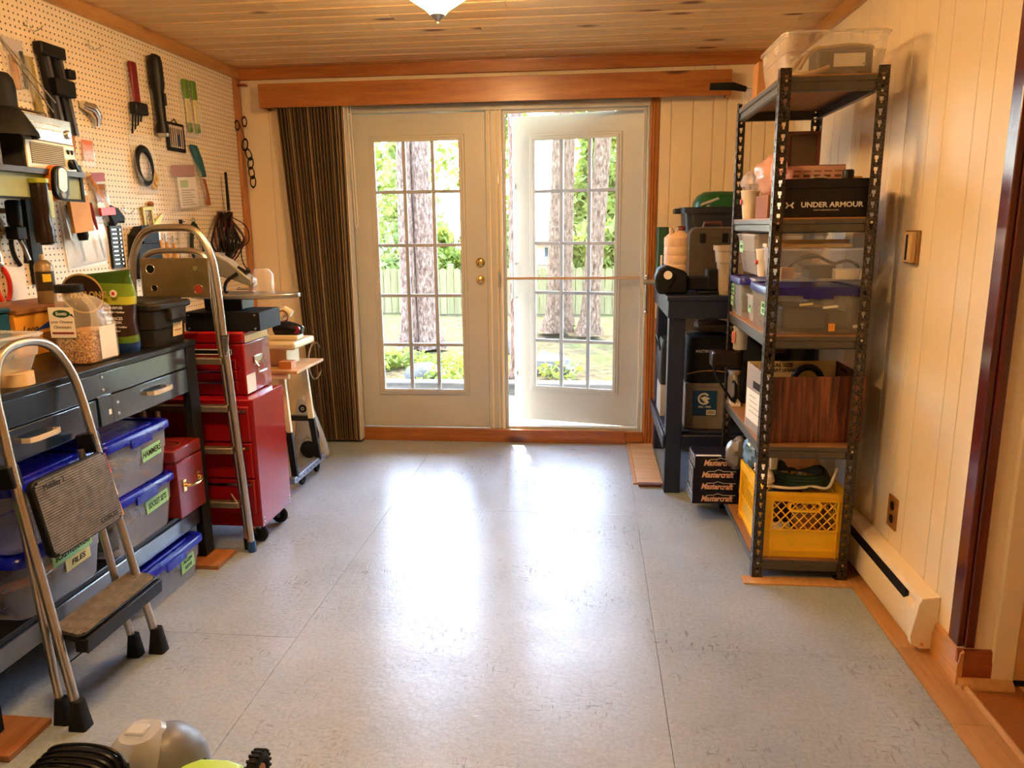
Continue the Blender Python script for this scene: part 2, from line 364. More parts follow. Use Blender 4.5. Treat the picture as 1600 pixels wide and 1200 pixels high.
# ceiling: tongue and groove boards ------------------------------------
m = MB(); m.box(-2.40, -1.7, 2.445, 2.5, 5.08, 2.55); ceiling = struct('ceiling', m, pm('dark ceiling groove', srgb(60,36,16), .8))
y = 3.82-.14*39; rr = random.Random(3)
while y < 4.92:
    x = -2.29; xe = 1.165 if y > 2.2 else 2.4; x2 = x-rr.uniform(0, 1.6)
    while x < xe:
        x2 += rr.uniform(1.3, 2.4); b = min(x2, xe)
        if b-x > .02:
            m = MB(); y0, y1 = max(y, -1.6)+.0045, min(y+.14, 4.92)-.0045
            m.add([(x+.001,y0,2.446),(b-.001,y0,2.446),(b-.001,y1,2.446),(x+.001,y1,2.446),(x+.001,y0,2.434),(b-.001,y0,2.434),(b-.001,y1,2.434),(x+.001,y1,2.434),
                   (x+.001,y0+.005,2.43),(b-.001,y0+.005,2.43),(b-.001,y1-.005,2.43),(x+.001,y1-.005,2.43)],
                  [(0,1,2,3),(0,4,5,1),(1,5,6,2),(2,6,7,3),(3,7,4,0),(4,8,9,5),(5,9,10,6),(6,10,11,7),(7,11,8,4),(8,11,10,9)])
            build('ceiling_board', m, CEILW, ceiling)
        x = b
    y += .14
# trims ---------------------------------------------------------------
def trim(nm, mat, *bx, bev=.003):
    m = MB()
    for b in bx: m.box(*b)
    return struct(nm, m, mat, bev=bev)
trim('trim_1', PINE, (-2.25,4.893,2.358,1.14,4.9135,2.43))           # back crown
trim('trim_2', PINEY, (-2.275,-1.6,2.365,-2.25,4.9135,2.43))         # left crown
trim('trim_3', PINEY, (1.14,2.33,2.362,1.165,4.9135,2.43))           # right crown
trim('trim_4', PINEZ, (-2.275,4.85,.0,-2.255,4.913,2.365))           # left back corner post
m = MB(); m.prism([(.345,4.921),(.345,4.905),(.355,4.9),(.362,4.905),(.37,4.898),(.377,4.905),(.385,4.898),(.398,4.903),(.40,4.921)], 'z', .0, 2.2)
struct('trim_5', m, PINEZ)                                            # fluted casing right of the doors
trim('trim_6', PINE, (-1.575,4.886,.0,.23,4.912,.088))               # kick board under the doors
trim('trim_7', PINE, (.231,4.893,.012,.345,4.92,.068), (.231,4.905,.068,.345,4.92,.082))
trim('trim_8', PINEZ, (.405,4.895,.0,.418,4.913,.84))                # loose upright strip
trim('trim_9', REDWOOD, (1.146,2.274,.128,1.166,2.335,2.43), (1.166,2.266,.128,1.196,2.281,2.43), bev=.004)
m = MB(); m.prism([(1.165,.0),(1.148,.0),(1.148,.075),(1.152,.085),(1.155,.11),(1.165,.118)], 'y', 2.262, 2.455); struct('baseboard_right', m, PINEY)
m = MB(); m.prism([(2.281,.0),(2.264,.0),(2.264,.075),(2.268,.085),(2.271,.115),(2.281,.12)], 'x', 1.149, 1.252); struct('baseboard_return', m, REDBASE)
m = MB(); m.prism([(2.264,.0)]+[(2.264-.03*math.cos(a),.03*math.sin(a)) for a in [R(15*i) for i in range(7)]], 'x', 1.155, 1.312); struct('trim_10', m, PLY)

# doors ---------------------------------------------------------------
trim('trim_11', WHITE, (-1.6,4.905,.02,-1.557,5.04,2.18), (-1.6,4.905,2.14,.345,5.04,2.185), (-.678,4.915,.088,-.572,5.04,2.14), (.329,4.91,.05,.345,5.04,2.14), (-1.557,4.93,.02,.345,5.05,.085), bev=.004)
trim('trim_12', CREAM, (-.655,4.905,.088,-.645,4.916,2.14), (-.612,4.905,.088,-.604,4.916,2.14), (-.588,4.9,.088,-.572,4.916,2.14), bev=.002)
def french(D, X0, X1, Z0, Z1, gx0, gx1, gz0, gz1, cols, rows, y0, y1):
    m = MB(); o = [(X0,Z0),(X1,Z0),(X1,Z1),(X0,Z1)]; i = [(gx0,gz0),(gx1,gz0),(gx1,gz1),(gx0,gz1)]
    m.holed(o, i, 'y', y0, y1); build('door_slab', m, WHITE, D, bev=.003)
    e = .028; o = [(gx0-e,gz0-e),(gx1+e,gz0-e),(gx1+e,gz1+e),(gx0-e,gz1+e)]; m = MB(); m.holed(o, i, 'y', y0-.009, y0)
    e = .012; o = [(gx0-e,gz0-e),(gx1+e,gz0-e),(gx1+e,gz1+e),(gx0-e,gz1+e)]; i2 = [(gx0+.01,gz0+.01),(gx1-.01,gz0+.01),(gx1-.01,gz1-.01),(gx0+.01,gz1-.01)]
    m.holed(o, i2, 'y', y0-.015, y0-.002); build('glazing_frame', m, WHITE, D, bev=.003)
    cx = [gx0]+cols+[gx1]; rz = [gz0]+rows+[gz1]; ym = (y0+y1)/2
    for x in cols: m = MB(); m.box(x-.0115,ym-.012,gz0,x+.0115,ym+.012,gz1); build('muntin', m, WHITEM, D, bev=.003)
    for a, b in zip(cx, cx[1:]):
        for z in rows: m = MB(); m.box(a+(.0115 if a != gx0 else 0),ym-.011,z-.0105,b-(.0115 if b != gx1 else 0),ym+.011,z+.0105); build('muntin', m, WHITEM, D, bev=.003)
        for c, d in zip(rz, rz[1:]): m = MB(); m.box(a,ym-.002,c,b,ym+.002,d); build('pane', m, GLASS, D)
D1 = bpy.data.objects.new('door_1', None); C.objects.link(D1); D1['kind'] = 'structure'
french(D1, -1.556, -.68, .09, 2.135, -1.405, -.842, .345, 1.975, [-1.212,-1.025], [.655,.985,1.315,1.655], 4.932, 4.976)
for z, k in ((1.20,0),(1.09,1)):
    m = MB(); m.lathe([(.031,4.93),(.031,4.925),(.024,4.917),(.013,4.914)] if k == 0 else [(.029,4.93),(.029,4.92),(.02,4.9),(.012,4.897)], (-.725,0,z), 20, 'y')
    m.box(-.728,4.905,z-.013,-.722,4.918,z+.013); build('deadbolt', m, BRASS, D1)
D2 = bpy.data.objects.new('door_2', None); C.objects.link(D2); D2['kind'] = 'structure'; D2.location = (.325, 5.0, 0); D2.rotation_euler = (0,0,R(-13.2))
french(D2, -.885, -.004, .09, 2.135, -.735, -.175, .33, 1.985, [-.55,-.362], [.655,.985,1.315,1.655], 0, .044)
for z in (1.69,.42): m = MB(); m.tube([(-.87,-.003,z),(-.87,-.02,z)], .009, 8); m.box(-.885,-.006,z-.02,-.865,0,z+.02); build('strike_latch', m, STEEL, D2)
m = MB(); m.tube([(-.86,-.002,.95),(-.875,-.045,.95),(-.875,-.045,1.18),(-.86,-.002,1.18)], .006, 6); build('door_handle', m, STEEL, D2)
# screen door in the right opening
SD = thing('screen_door', 'slim white screen door with crossbar in the right doorway', 'screen door', (0,0,0))
m = MB(); m.holed([(-.572,.086),(.328,.086),(.328,2.138),(-.572,2.138)], [(-.552,.10),(.306,.10),(.306,2.122),(-.552,2.122)], 'y', 4.935, 4.955); build('frame', m, WHITE, SD, bev=.003)
m = MB(); m.box(-.552,4.938,1.088,.306,4.952,1.106); build('crossbar', m, pm('tan crossbar', srgb(196,168,140), .4), SD, bev=.003)
m = MB(); m.box(-.606,4.888,1.04,-.59,4.904,1.14); m.box(-.602,4.87,1.10,-.594,4.89,1.15); build('latch', m, STEEL, SD, bev=.003)
for z in (1.72,.44): m = MB(); m.box(-.6,4.896,z-.025,-.592,4.904,z+.03); build('bolt', m, STEEL, SD)
scrm, n, p, o = newmat('screen mesh'); tr = n.nodes.new('ShaderNodeBsdfTransparent'); mx = n.nodes.new('ShaderNodeMixShader'); mx.inputs[0].default_value = .07
p.inputs['Base Color'].default_value = (.5,.5,.5,1); p.inputs['Roughness'].default_value = .6
n.links.new(tr.outputs[0], mx.inputs[1]); n.links.new(p.outputs[0], mx.inputs[2]); n.links.new(mx.outputs[0], o.inputs[0])
m = MB(); m.box(-.553,4.9445,.10,.307,4.9455,2.123); build('screen_mesh', m, scrm, SD)
# valance and vertical blind
V = thing('valance', 'long knotty pine valance box over the glass doors', 'valance', (-.64,4.84,2.17))
m = MB(); m.box(-1.44,-.06,0,1.44,-.04,.142); build('front_board', m, PINE, V, bev=.002)
for x in (-1.44, 1.42): m = MB(); m.box(x,-.04,0,x+.02,.072,.142); build('end_board', m, PINE, V)
m = MB(); m.box(-1.42,-.04,.122,1.42,.072,.142); build('top_board', m, PINE, V)
B = thing('vertical_blind', 'dark striped vertical blind drawn aside left of the glass doors', 'blind', (-1.76,4.84,0))
S1 = pm('brown blind slat', srgb(40,28,18), .6, var=.1, scale=3); S2 = pm('tan blind slat', srgb(104,82,54), .6, var=.08, scale=3); S4 = pm('pale blind slat', srgb(150,126,92), .6, var=.08, scale=3); S3 = pm('white blind edge', srgb(232,226,208), .6)
NS = 40
for k in range(NS):
    f = k/(NS-1); xt = -.215+.425*f; xb = -.10+.31*f; d = .03 if k % 2 else .04; wv = .006*math.sin(k*1.7)
    m = MB(); m.loft([[(xb-.0022,-d+wv,.02),(xb+.0022,-d+wv,.02),(xb+.0052,.04,.02),(xb,.04,.02)], [(xt-.0022,-d+wv,2.18),(xt+.0022,-d+wv,2.18),(xt+.0052,.04,2.18),(xt,.04,2.18)]])
    build('slat', m, S3 if k == NS-1 else S4 if k in (7,18,31,34,36,38) else (S2 if k % 2 == 0 else S1), B)
m = MB(); m.box(-.23,-.012,2.18,1.9,.012,2.2); build('track', m, pm('dark track', srgb(60,40,26), .5), B)
for x in (.235,.252): m = MB(); m.tube([(x,-.02,2.18),(x+.012,-.022,1.45)], .003, 6); build('cord', m, S3, B)
m = MB(); m.tube([(.247,-.022,1.45),(.255,-.022,1.43),(.264,-.022,1.45)], .003, 6); build('cord', m, S3, B)
# ceiling lamps -----------------------------------------------------------
lm, n, p, o = newmat('lit amber bowl glass'); p.inputs['Base Color'].default_value = (.9,.75,.4,1); p.inputs['Roughness'].default_value = .3
lw = n.nodes.new('ShaderNodeLayerWeight'); lw.inputs[0].default_value = .35
n.links.new(ramp(n, lw.outputs['Facing'], [(.0, (1,.67,.34)), (.8, (1,.56,.19))]), p.inputs['Emission Color']); p.inputs['Emission Strength'].default_value = LAMP_STRENGTH
def lamp(x, y, label):
    L = thing('ceiling_lamp', label, 'ceiling lamp', (x,y,2.43))
    m = MB(); m.lathe([(.028,-.204),(.034,-.196),(.046,-.184),(.072,-.167),(.105,-.146),(.138,-.12),(.162,-.092),(.175,-.065),(.171,-.065),(.158,-.09),(.134,-.117),(.102,-.142),(.069,-.163),(.042,-.18),(.030,-.192),(.024,-.20)], (0,0,0), 32); build('glass_bowl', m, lm, L)
    m = MB(); m.lathe([(.002,-.238),(.006,-.234),(.005,-.228),(.010,-.222),(.020,-.212),(.029,-.204),(.026,-.2)], (0,0,0), 16); build('finial', m, STEEL, L)
    m = MB(); m.lathe([(.08,0),(.08,-.012),(.03,-.03),(.008,-.034),(.008,-.196)], (0,0,0), 20); build('canopy_and_stem', m, BRASS, L)
lamp(-.60, 3.08, 'lit amber glass bowl lamp on the pine ceiling')
lamp(-1.0, 1.35, 'second amber bowl lamp on the ceiling behind the camera')
# ================================================================ OUTDOORS
def groundmat():
    m, n, p, o = newmat('yard ground'); gm = n.nodes.new('ShaderNodeNewGeometry'); pos = gm.outputs['Position']
    c = ramp(n, nz(n, pos, 1.1, 6, .7), [(.36, srgb(52,38,28)), (.48, srgb(84,72,46)), (.58, srgb(86,92,32)), (.7, srgb(112,106,54))])
    c = mixc(n, .5, c, ramp(n, nz(n, pos, 14, 5, .7), [(.3, srgb(44,32,24)), (.7, srgb(134,124,94))]))
    n.links.new(c, p.inputs['Base Color']); p.inputs['Roughness'].default_value = 1; p.inputs['Specular IOR Level'].default_value = 0; bumpn(n, nz(n, pos, 9, 6, .7), p, .8, .08); return m
def barkmat(nm, a, b):
    m, n, p, o = newmat(nm); v = coords(n, (16,16,6)); f = nz(n, v, 2.2, 5, .72, .4); vo = n.nodes.new('ShaderNodeTexVoronoi'); vo.inputs['Scale'].default_value = 2.4; n.links.new(v, vo.inputs[0])
    c = ramp(n, f, [(.34, tuple(x*.35 for x in a)), (.47, a), (.66, b)]); n.links.new(c, p.inputs['Base Color']); p.inputs['Roughness'].default_value = 1; p.inputs['Specular IOR Level'].default_value = .05
    bumpn(n, mth(n, 'ADD', f, vo.outputs['Distance']), p, .5, .03); return m
def leafmat(nm, a, b):
    m, n, p, o = newmat(nm); gm = n.nodes.new('ShaderNodeNewGeometry'); c = ramp(n, nz(n, gm.outputs['Position'], 2.6, 4), [(.3, a), (.7, b)])
    n.links.new(c, p.inputs['Base Color']); p.inputs['Roughness'].default_value = .6
    tl = n.nodes.new('ShaderNodeBsdfTranslucent'); n.links.new(c, tl.inputs[0]); mx = n.nodes.new('ShaderNodeMixShader'); mx.inputs[0].default_value = .45
    n.links.new(p.outputs[0], mx.inputs[1]); n.links.new(tl.outputs[0], mx.inputs[2]); n.links.new(mx.outputs[0], o.inputs[0]); return m
GROUND = groundmat(); BARK = barkmat('grey pine bark', srgb(112,86,72), srgb(158,130,114)); BARK2 = barkmat('warm pine bark', srgb(104,80,62), srgb(146,118,98))
SPRUCE = leafmat('spruce needles', srgb(104,122,58), srgb(158,160,88)); LEAFY = leafmat('spring leaves', srgb(104,120,36), srgb(144,148,62)); PINEN = leafmat('pine needles', srgb(84,120,60), srgb(140,160,80))
# ground gently undulating
N = 60; xs = np.linspace(-22, 22, N); ys = np.linspace(6.35, 45, N); vs = []; fs = []
for j in range(N):
    for i in range(N):
        h = .10*noise.noise(Vector((xs[i]*.35, ys[j]*.35, 3)))+.02*noise.noise(Vector((xs[i]*2, ys[j]*2, 1)))
        vs.append((xs[i], ys[j], -.05+h*min(1, (ys[j]-6)/3)))
for j in range(N-1):
    for i in range(N-1): fs.append((j*N+i, j*N+i+1, (j+1)*N+i+1, (j+1)*N+i))
m = MB(); m.add(vs, fs); struct('ground', m, GROUND, smooth=180)
m = MB(); m.box(-8, 5.06, -.15, 6, 6.36, -.02); patio = struct('patio', m, pm('patio base', srgb(120,116,108), .9))
CONC = pm('pale concrete slab', srgb(104,100,94), .85, var=.08, scale=12, bump=.2)
for k in range(12):
    for j in range(2): sheet(-4.2+k*.62, 5.5+j*.43, -3.58+k*.62, 5.93+j*.43, CONC, -.02, .0, 'patio_slab', patio)
DECKW = wood('weathered deck board', srgb(128,102,72), srgb(156,130,96), 'x', .5, .7)
for j in range(3): sheet(-2.2, 5.065+j*.143, 1.2, 5.205+j*.143, DECKW, -.02, .03, 'deck_board', patio)
# landscape timber and stones
m = MB(); m.box(-5, 6.36, -.05, 4, 6.52, .10); build('landscape_timber', m, wood('grey weathered timber', srgb(74,68,62), srgb(116,108,100), 'x', .6, .9), bev=.015, label='long weathered grey timber edging the patio outside the doors', cat='timber')
STONE = pm('grey field stone', srgb(104,98,92), .9, var=.25, scale=6, bump=.6, bscale=14)
for k, (x, y, r, lb) in enumerate(((-1.02,9.0,.20,'round grey stone on the grass seen low in the left door'), (-.42,7.6,.18,'flat grey stone behind the timber seen low in the open door'), (-1.62,7.15,.14,'small grey stone behind the timber at the foot of the left door'), (-.75,8.0,.10,'smallest grey stone out in the yard between the doors'))):
    m = MB(); m.ell((0,0,0), (r*1.3, r, r*.7), 14, 9, .35, k*3); build('garden_stone', m, STONE, loc=(x,y,r*.2), label=lb, cat='stone')
# trees
def leafcloud(name, blobs, n, size, mat, parent=None, seed=1, flat=.0, **k):
    r = np.random.default_rng(seed); w_ = np.array([b[3]*b[4]*b[5] for b in blobs])**.7; cnt = (w_/w_.sum()*n).astype(int); V = []; F = []
    for (cx, cy_, cz, rx, ry, rz), c in zip(blobs, cnt):
        d = r.normal(size=(c,3)); d /= np.linalg.norm(d, axis=1)[:,None]; d *= r.uniform(.35,1,(c,1))**.6
        P = d*np.array([rx,ry,rz])+np.array([cx,cy_,cz]); a = r.normal(size=(c,3)); a /= np.linalg.norm(a,axis=1)[:,None]; b = np.cross(a, r.normal(size=(c,3))); b /= np.linalg.norm(b,axis=1)[:,None]
        s = size*r.uniform(.6,1.5,(c,1)); q = np.stack([P-a*s, P+b*s*.45, P+a*s, P-b*s*.45], 1).reshape(-1,3)
        base = len(V); V += q.tolist(); F += [[base+4*i, base+4*i+1, base+4*i+2, base+4*i+3] for i in range(c)]
    me = bpy.data.meshes.new(name); me.from_pydata(V, [], F); me.materials.append(mat); o = bpy.data.objects.new(name, me); C.objects.link(o)
    if parent: o.parent = parent
    return tag(o, k.get('label'), k.get('cat'), k.get('group'), k.get('kind'))
def pine(x, y, r0, h, label, lean=0, bark=BARK, crown=True, seed=1, roots=True):
    T = thing('pine_tree', label, 'tree', (x,y,-.03)); rg = random.Random(seed); m = MB(); rings = []
    for i in range(26):
        z = h*(i/25)**1.25; rr = r0*(1-.62*z/h)*(1+(.55*math.exp(-z/.16) if roots else 0)); ox = lean*z; q = []
        for j in range(18):
            a = 2*math.pi*j/18; k = 1+.10*noise.noise(Vector((math.cos(a)*2, math.sin(a)*2, z*1.3+seed*5)))+.05*noise.noise(Vector((math.cos(a)*6, math.sin(a)*6, z*5+seed)))
            if roots: k += .22*math.exp(-z/.12)*math.sin(a*4+seed)
            q.append((ox+rr*k*math.cos(a), rr*k*math.sin(a), z))
        rings.append(q)
    m.loft(rings); build('trunk', m, bark, T, smooth=80)
    for i in range(5):
        z = h*rg.uniform(.42,.9); a = rg.uniform(0, 6.28); L = rg.uniform(.8,1.7); m = MB()
        m.tube([(lean*z,0,z),(lean*z+math.cos(a)*L*.6,math.sin(a)*L*.6,z+.12),(lean*z+math.cos(a)*L,math.sin(a)*L,z-.02)], [.05,.03,.01], 6); build('branch', m, bark, T)
    if crown:
        bl = []
        for i in range(20):
            z = h*rg.uniform(.45,1.02); a = rg.uniform(0,6.28); d = rg.uniform(.3,1.8)*(1.25-z/h); bl.append((lean*z+math.cos(a)*d*1.5, math.sin(a)*d*1.5, z, rg.uniform(.5,.9), rg.uniform(.5,.9), rg.uniform(.25,.5)))
        leafcloud('crown', bl, 620, .11, PINEN, T, seed, kind='stuff')
    return T
pine(-2.22, 9.0, .095, 11, 'slimmer left trunk of the twin pines seen through the left door', .004, crown=False, seed=1)
pine(-2.0, 9.1, .135, 12, 'thicker right trunk of the twin pines seen through the left door', -.018, seed=2)
pine(-.66, 6.75, .075, 10, 'near dark pine trunk seen in the gap left of the open door', -.004, crown=False, seed=5)
pine(-.50, 10.6, .15, 12, 'stout pine trunk behind the left pane column of the open door', .03, BARK2, crown=False, seed=3)
pine(-.39, 11.4, .085, 11, 'thin pine trunk tucked behind the stout pine in the open door', .02, BARK2, crown=False, seed=7)
pine(-.04, 10.4, .125, 12, 'leaning pine trunk behind the right pane column of the open door', .065, BARK2, seed=4)
pine(-3.1, 7.6, .12, 9, 'pine standing outside beyond the blind, left of the twin pines', .01, BARK, seed=9)
pine(1.7, 8.0, .13, 10, 'pine standing outside to the right behind the wall', -.02, BARK, seed=11)
# picket fence
CONC.node_tree.nodes['Principled BSDF'].inputs['Specular IOR Level'].default_value = .1
F = thing('picket_fence', 'yellow green weathered picket fence across the back of the yard', 'fence', (0,13,0))
FW = wood('weathered fence board', srgb(112,100,60), srgb(142,130,88), 'z', .5, .85)
rr = random.Random(5)
for k in range(84):
    x = -6.6+k*.124; t_ = .74+rr.uniform(-.012,.012); m = MB(); m.prism([(x+.004,-.06),(x+.118,-.06),(x+.118,t_-.03),(x+.061,t_),(x+.004,t_-.03)], 'y', -.01+rr.uniform(-.004,.004), .008); build('picket', m, FW, F)
for z in (.15,.55): m = MB(); m.box(-6.6,.009,z,3.8,.045,z+.08); build('rail', m, FW, F)
for k in range(6): m = MB(); m.box(-6.6+k*2.05,.046,-.06,-6.51+k*2.05,.13,.8); build('post', m, FW, F)
# trees and shrubs beyond
def bush(x, y, h, wd, mat, label, seed, n=5200, nm='leafy_tree', spruce=False, size=.10):
    T = thing(nm, label, 'tree', (x,y,0)); rg = random.Random(seed); m = MB(); m.cyl((0,0,-.1),(0,0,h*.9), .09, .02, 10); build('trunk', m, BARK2, T); bl = []
    if spruce:
        for i in range(16):
            z = h*(.08+.9*i/16); rr_ = wd*(1-i/17)*.9
            for k in range(5): a = rg.uniform(0,6.28); bl.append((math.cos(a)*rr_*.6, math.sin(a)*rr_*.6, z-.1*rr_, rr_*.5+.05, rr_*.5+.05, .16))
    else:
        for i in range(14): a = rg.uniform(0,6.28); d = wd*rg.uniform(0,.7); bl.append((math.cos(a)*d, math.sin(a)*d, h*rg.uniform(.2,1), wd*rg.uniform(.3,.5), wd*rg.uniform(.3,.5), h*rg.uniform(.1,.2)))
    leafcloud('foliage', bl, n, size, mat, T, seed, kind='stuff'); return T
bush(-3.7, 15.2, 4.2, 1.2, SPRUCE, 'green spruce left of the twin pines behind the left door', 21, 3600, 'spruce_tree', True, .085)
bush(-2.1, 15.4, 2.3, 1.15, SPRUCE, 'low spruce right of the twin pines behind the left door', 22, 3000, 'spruce_tree', True, .08)
bush(-2.3, 17, 4.6, 1.3, LEAFY, 'yellow green leafy tree high in the right panes of the left door', 23, 3200)
bush(.1, 17.5, 5.2, 1.3, LEAFY, 'tall lime green tree between the pines in the open door', 24, 5200, size=.12)
bush(.35, 14.2, 1.5, .8, LEAFY, 'lime green shrub behind the fence right of the leaning pine', 25, 2600)
bush(-.35, 14.3, 1.25, .8, LEAFY, 'lime green shrub behind the fence between the pines', 26, 2600)
bush(-5.2, 16.5, 4.2, 1.6, LEAFY, 'yellow green tree at the far left of the yard', 27, 3200)
bush(-2.9, 14.4, 1.3, .8, LEAFY, 'lime shrub behind the fence at the left edge of the left door', 28, 2400)
# ground plants
rg = random.Random(8)
bl = [(rg.uniform(-3,1.2), rg.uniform(6.75,7.9), .05, .22, .2, .10) for i in range(20)]
leafcloud('low_yard_plants', bl, 2600, .035, LEAFY, seed=31, kind='stuff', label='low yellow green weeds growing behind the patio timber', cat='weeds')
# neighbour house
H = thing('neighbour_house', 'distant pale house with wide white roof and brown fascia', 'house', (0,30,-.1))
m = MB(); m.box(-2.6,0,0,4,6,.85); build('wall', m, pm('tan siding', srgb(206,180,150), .8), H)
m = MB(); m.prism([(-.6,1.02),(3,1.75),(6.6,1.02),(6.6,.95),(-.6,.95)], 'x', -2.9, 4.4); build('roof', m, pm('white metal roof', srgb(236,236,232), .5), H)
m = MB(); m.box(-2.9,-.66,.8,4.4,-.6,1.0); build('fascia', m, pm('brown fascia', srgb(150,96,70), .7), H)
m = MB(); m.prism([(-3.1,.9),(-1.0,.9),(-2.0,1.95)], 'y', 1.0, 3.0); build('gable', m, pm('tan gable', srgb(206,166,120), .8), H)
for x in (-1.9, 1.8): m = MB(); m.box(x,-.03,.3,x+.6,.01,.75); f = build('window', m, WHITEM, H); m = MB(); m.box(x+.05,-.04,.35,x+.55,-.03,.7); build('pane', m, pm('dark pane', (.06,.08,.1), .1), f)
for k, z in enumerate((3.0,3.45)):
    m = MB(); m.tube([(-12,20,z+.6),(-4,20,z),(4,20,z-.05),(12,20,z+.4)], .012, 5); build('power_line', m, BLACKM, label=('lower' if k == 0 else 'upper')+' overhead power line crossing beyond the trees', cat='cable')
m = MB(); m.box(-3.2,5.06,2.5,2.2,5.55,2.56); m.box(-3.2,5.52,2.44,2.2,5.56,2.58); struct('sun_shade_eave', m, pm('eave paint', srgb(210,196,170), .6))  # unseen eave, added to shade the floor inside from the sun
# ================================================================ LEFT SIDE: WORKBENCH
WB = thing('workbench', 'long navy enamel workbench with drawers under the pegboard', 'workbench', (-1.98,2.0,0))
def wb(name, mat, *bx, bev=.003, parent=WB, oy=2.0, ox=-1.98):
    m = MB()
    for b in bx: m.box(b[0]-ox, b[1]-oy, b[2], b[3]-ox, b[4]-oy, b[5])
    return build(name, m, mat, parent, bev=bev)
wb('top', BENCHTOP, (-2.27,.35,.952,-1.672,3.02,.975))
wb('apron', BENCH, (-1.705,.36,.868,-1.682,2.955,.951), (-2.26,2.985,.868,-1.71,3.0,.951))
wb('lower_shelf', BENCHTOP, (-2.25,.38,.255,-1.69,2.93,.275))
wb('shelf_apron', BENCH, (-1.70,.38,.185,-1.682,2.93,.255))
for y0, y1 in ((2.945,3.015),(1.70,1.77),(.4,.47)):
    wb('leg', BLACKM, (-1.712,y0,.02,-1.676,y1,.951)); wb('leg', BLACKM, (-2.26,y0,.02,-2.22,y1,.951))
for y0, y1 in ((2.36,2.43),(1.70,1.77)): wb('divider', BENCH, (-1.70,y0,.765,-1.676,y1,.872))
for i, (y0, y1) in enumerate(((2.437,2.985),(1.777,2.353),(1.11,1.695))):
    d = wb('drawer', BENCH, (-2.2,y0+.01,.768,-1.70,y1-.01,.862), (-1.70,y0,.762,-1.682,y1,.864))
    yc = 2.715 if i == 0 else (y0+y1)/2
    m = MB(); P = [(.285,yc-2.068,.82),(.322,yc-2.066,.822),(.33,yc-2.04,.822),(.33,yc-1.96,.822),(.322,yc-1.934,.822),(.285,yc-1.932,.82)]
    m.loft([[(x,y,z-.008),(x+.004,y,z-.008),(x+.004,y,z+.008),(x,y,z+.008)] for x, y, z in P]); build('handle', m, pm('cream pull', srgb(226,214,190), .25, .2, var=.05), d, bev=.002)
    for yy in (y0+.03,): 
        for zz in (.79,.83): m = MB(); m.lathe([(.006,0),(.005,.003),(.001,.004)], (.298,yy-2.0,zz), 10, 'x'); build('screw', m, STEEL, d)
m = MB(); m.box(.304,.405,.80,.305,.418,.818); build('sticker', m, PAPER, WB)
for zz in (.89,.935): m = MB(); m.lathe([(.006,0),(.005,.003),(.001,.004)], (.298,.395,zz), 10, 'x'); build('screw', m, STEEL, WB)
FOOTW = wood('orange foot block', srgb(146,92,50), srgb(176,118,70), 'y', 1, .5)
for x, y, lb in ((-1.67,2.93,'orange wooden block under the far front bench leg'), (-1.67,1.735,'orange wooden block under the near front bench leg')):
    m = MB(); m.box(-.11,-.07,0,.09,.10,.019); build('foot_block', m, FOOTW, loc=(x,y,.0005), label=lb, cat='block', bev=.002)

# storage bins ---------------------------------------------------------
def storage_bin(label, loc, w, d, h, lid=BLUELID, mat=CLEARB, group=None, rz=0, notes=(), lidh=.035, name='storage_bin', rim=True, taper=.90):
    # w along y, d along x, front faces +x; origin at the base centre
    T = thing(name, label, 'bin', loc, rz, group); hb = h-(lidh*.6 if lid else 0); rings = []
    for z, k in ((0,taper-.02),(.006,taper),(hb*.55,taper+(1-taper)*.6),(hb*.56,taper+(1-taper)*.72),(hb*.9,.985),(hb*.9,1.0),(hb,1.0)):
        rings.append([(x, y, z) for x, y in rrect(d*k, w*k, min(w,d)*.11, 4)])
    m = MB(); m.loft(rings, caps=False); m.add(rings[0], [tuple(reversed(range(len(rings[0]))))]); build('tub', m, mat, T)
    if rim: m = MB(); m.holed(rrect(d*1.03, w*1.03, min(w,d)*.11, 4), rrect(d*.975, w*.975, min(w,d)*.10, 4), 'z', hb-.008, hb-.001); build('rim', m, mat, T)
    if lid:
        z = hb; q = [(1.04,z-.012),(1.06,z-.012),(1.06,z+.010),(1.03,z+.018),(.93,z+.018),(.91,z+.011),(.80,z+.011),(.78,z+.016),(.02,z+.016)]
        m = MB(); m.loft([[(x, y, zz) for x, y in rrect(d*k, w*k, min(w,d)*k*.11, 4)] for k, zz in q])
        m.box(d*.52, -w*.16, z-.03, d*.545, w*.16, z+.004); m.box(-d*.16, w*.52, z-.025, d*.16, w*.538, z+.004); m.box(-d*.16, -w*.538, z-.025, d*.16, -w*.52, z+.004)
        build('lid', m, lid, T, bev=.002)
    for (txt, y, z, nw, nh, mt, roll) in notes:
        xx = d*.5*(taper+(1-taper)*max(0, min(1, z/hb)))+.004
        m = MB(); m.at((xx,y,z), (roll,0,0)); m.box(0,-nw/2,-nh/2,.0012,nw/2,nh/2); lb = build('paper_label', m, mt, T)
        ls = txt.split('\n')
        for i, l in enumerate(ls): text(l, nh*.62/len(ls), (xx+.0016, y, z+(len(ls)-1)*nh*.22-i*nh*.44), '+x', INK, T, shear=.15, sx=min(1.25, nw*.92/(len(l)*nh*.62/len(ls)*.62)), roll=roll, bold=.0006)
    return T
XB = -1.835
storage_bin('blue lidded clear bin labelled HAMMERS on top of SOCKET SETS', (XB,2.545,.487), .41, .33, .215, notes=(('HAMMERS',.075,.115,.125,.05,GREENTAPE,3),))
storage_bin('blue lidded clear bin labelled SOCKET SETS on the bench shelf', (XB,2.54,.2755), .415, .33, .211, notes=(('SOCKET SETS',.08,.125,.15,.05,GREENTAPE,3),))
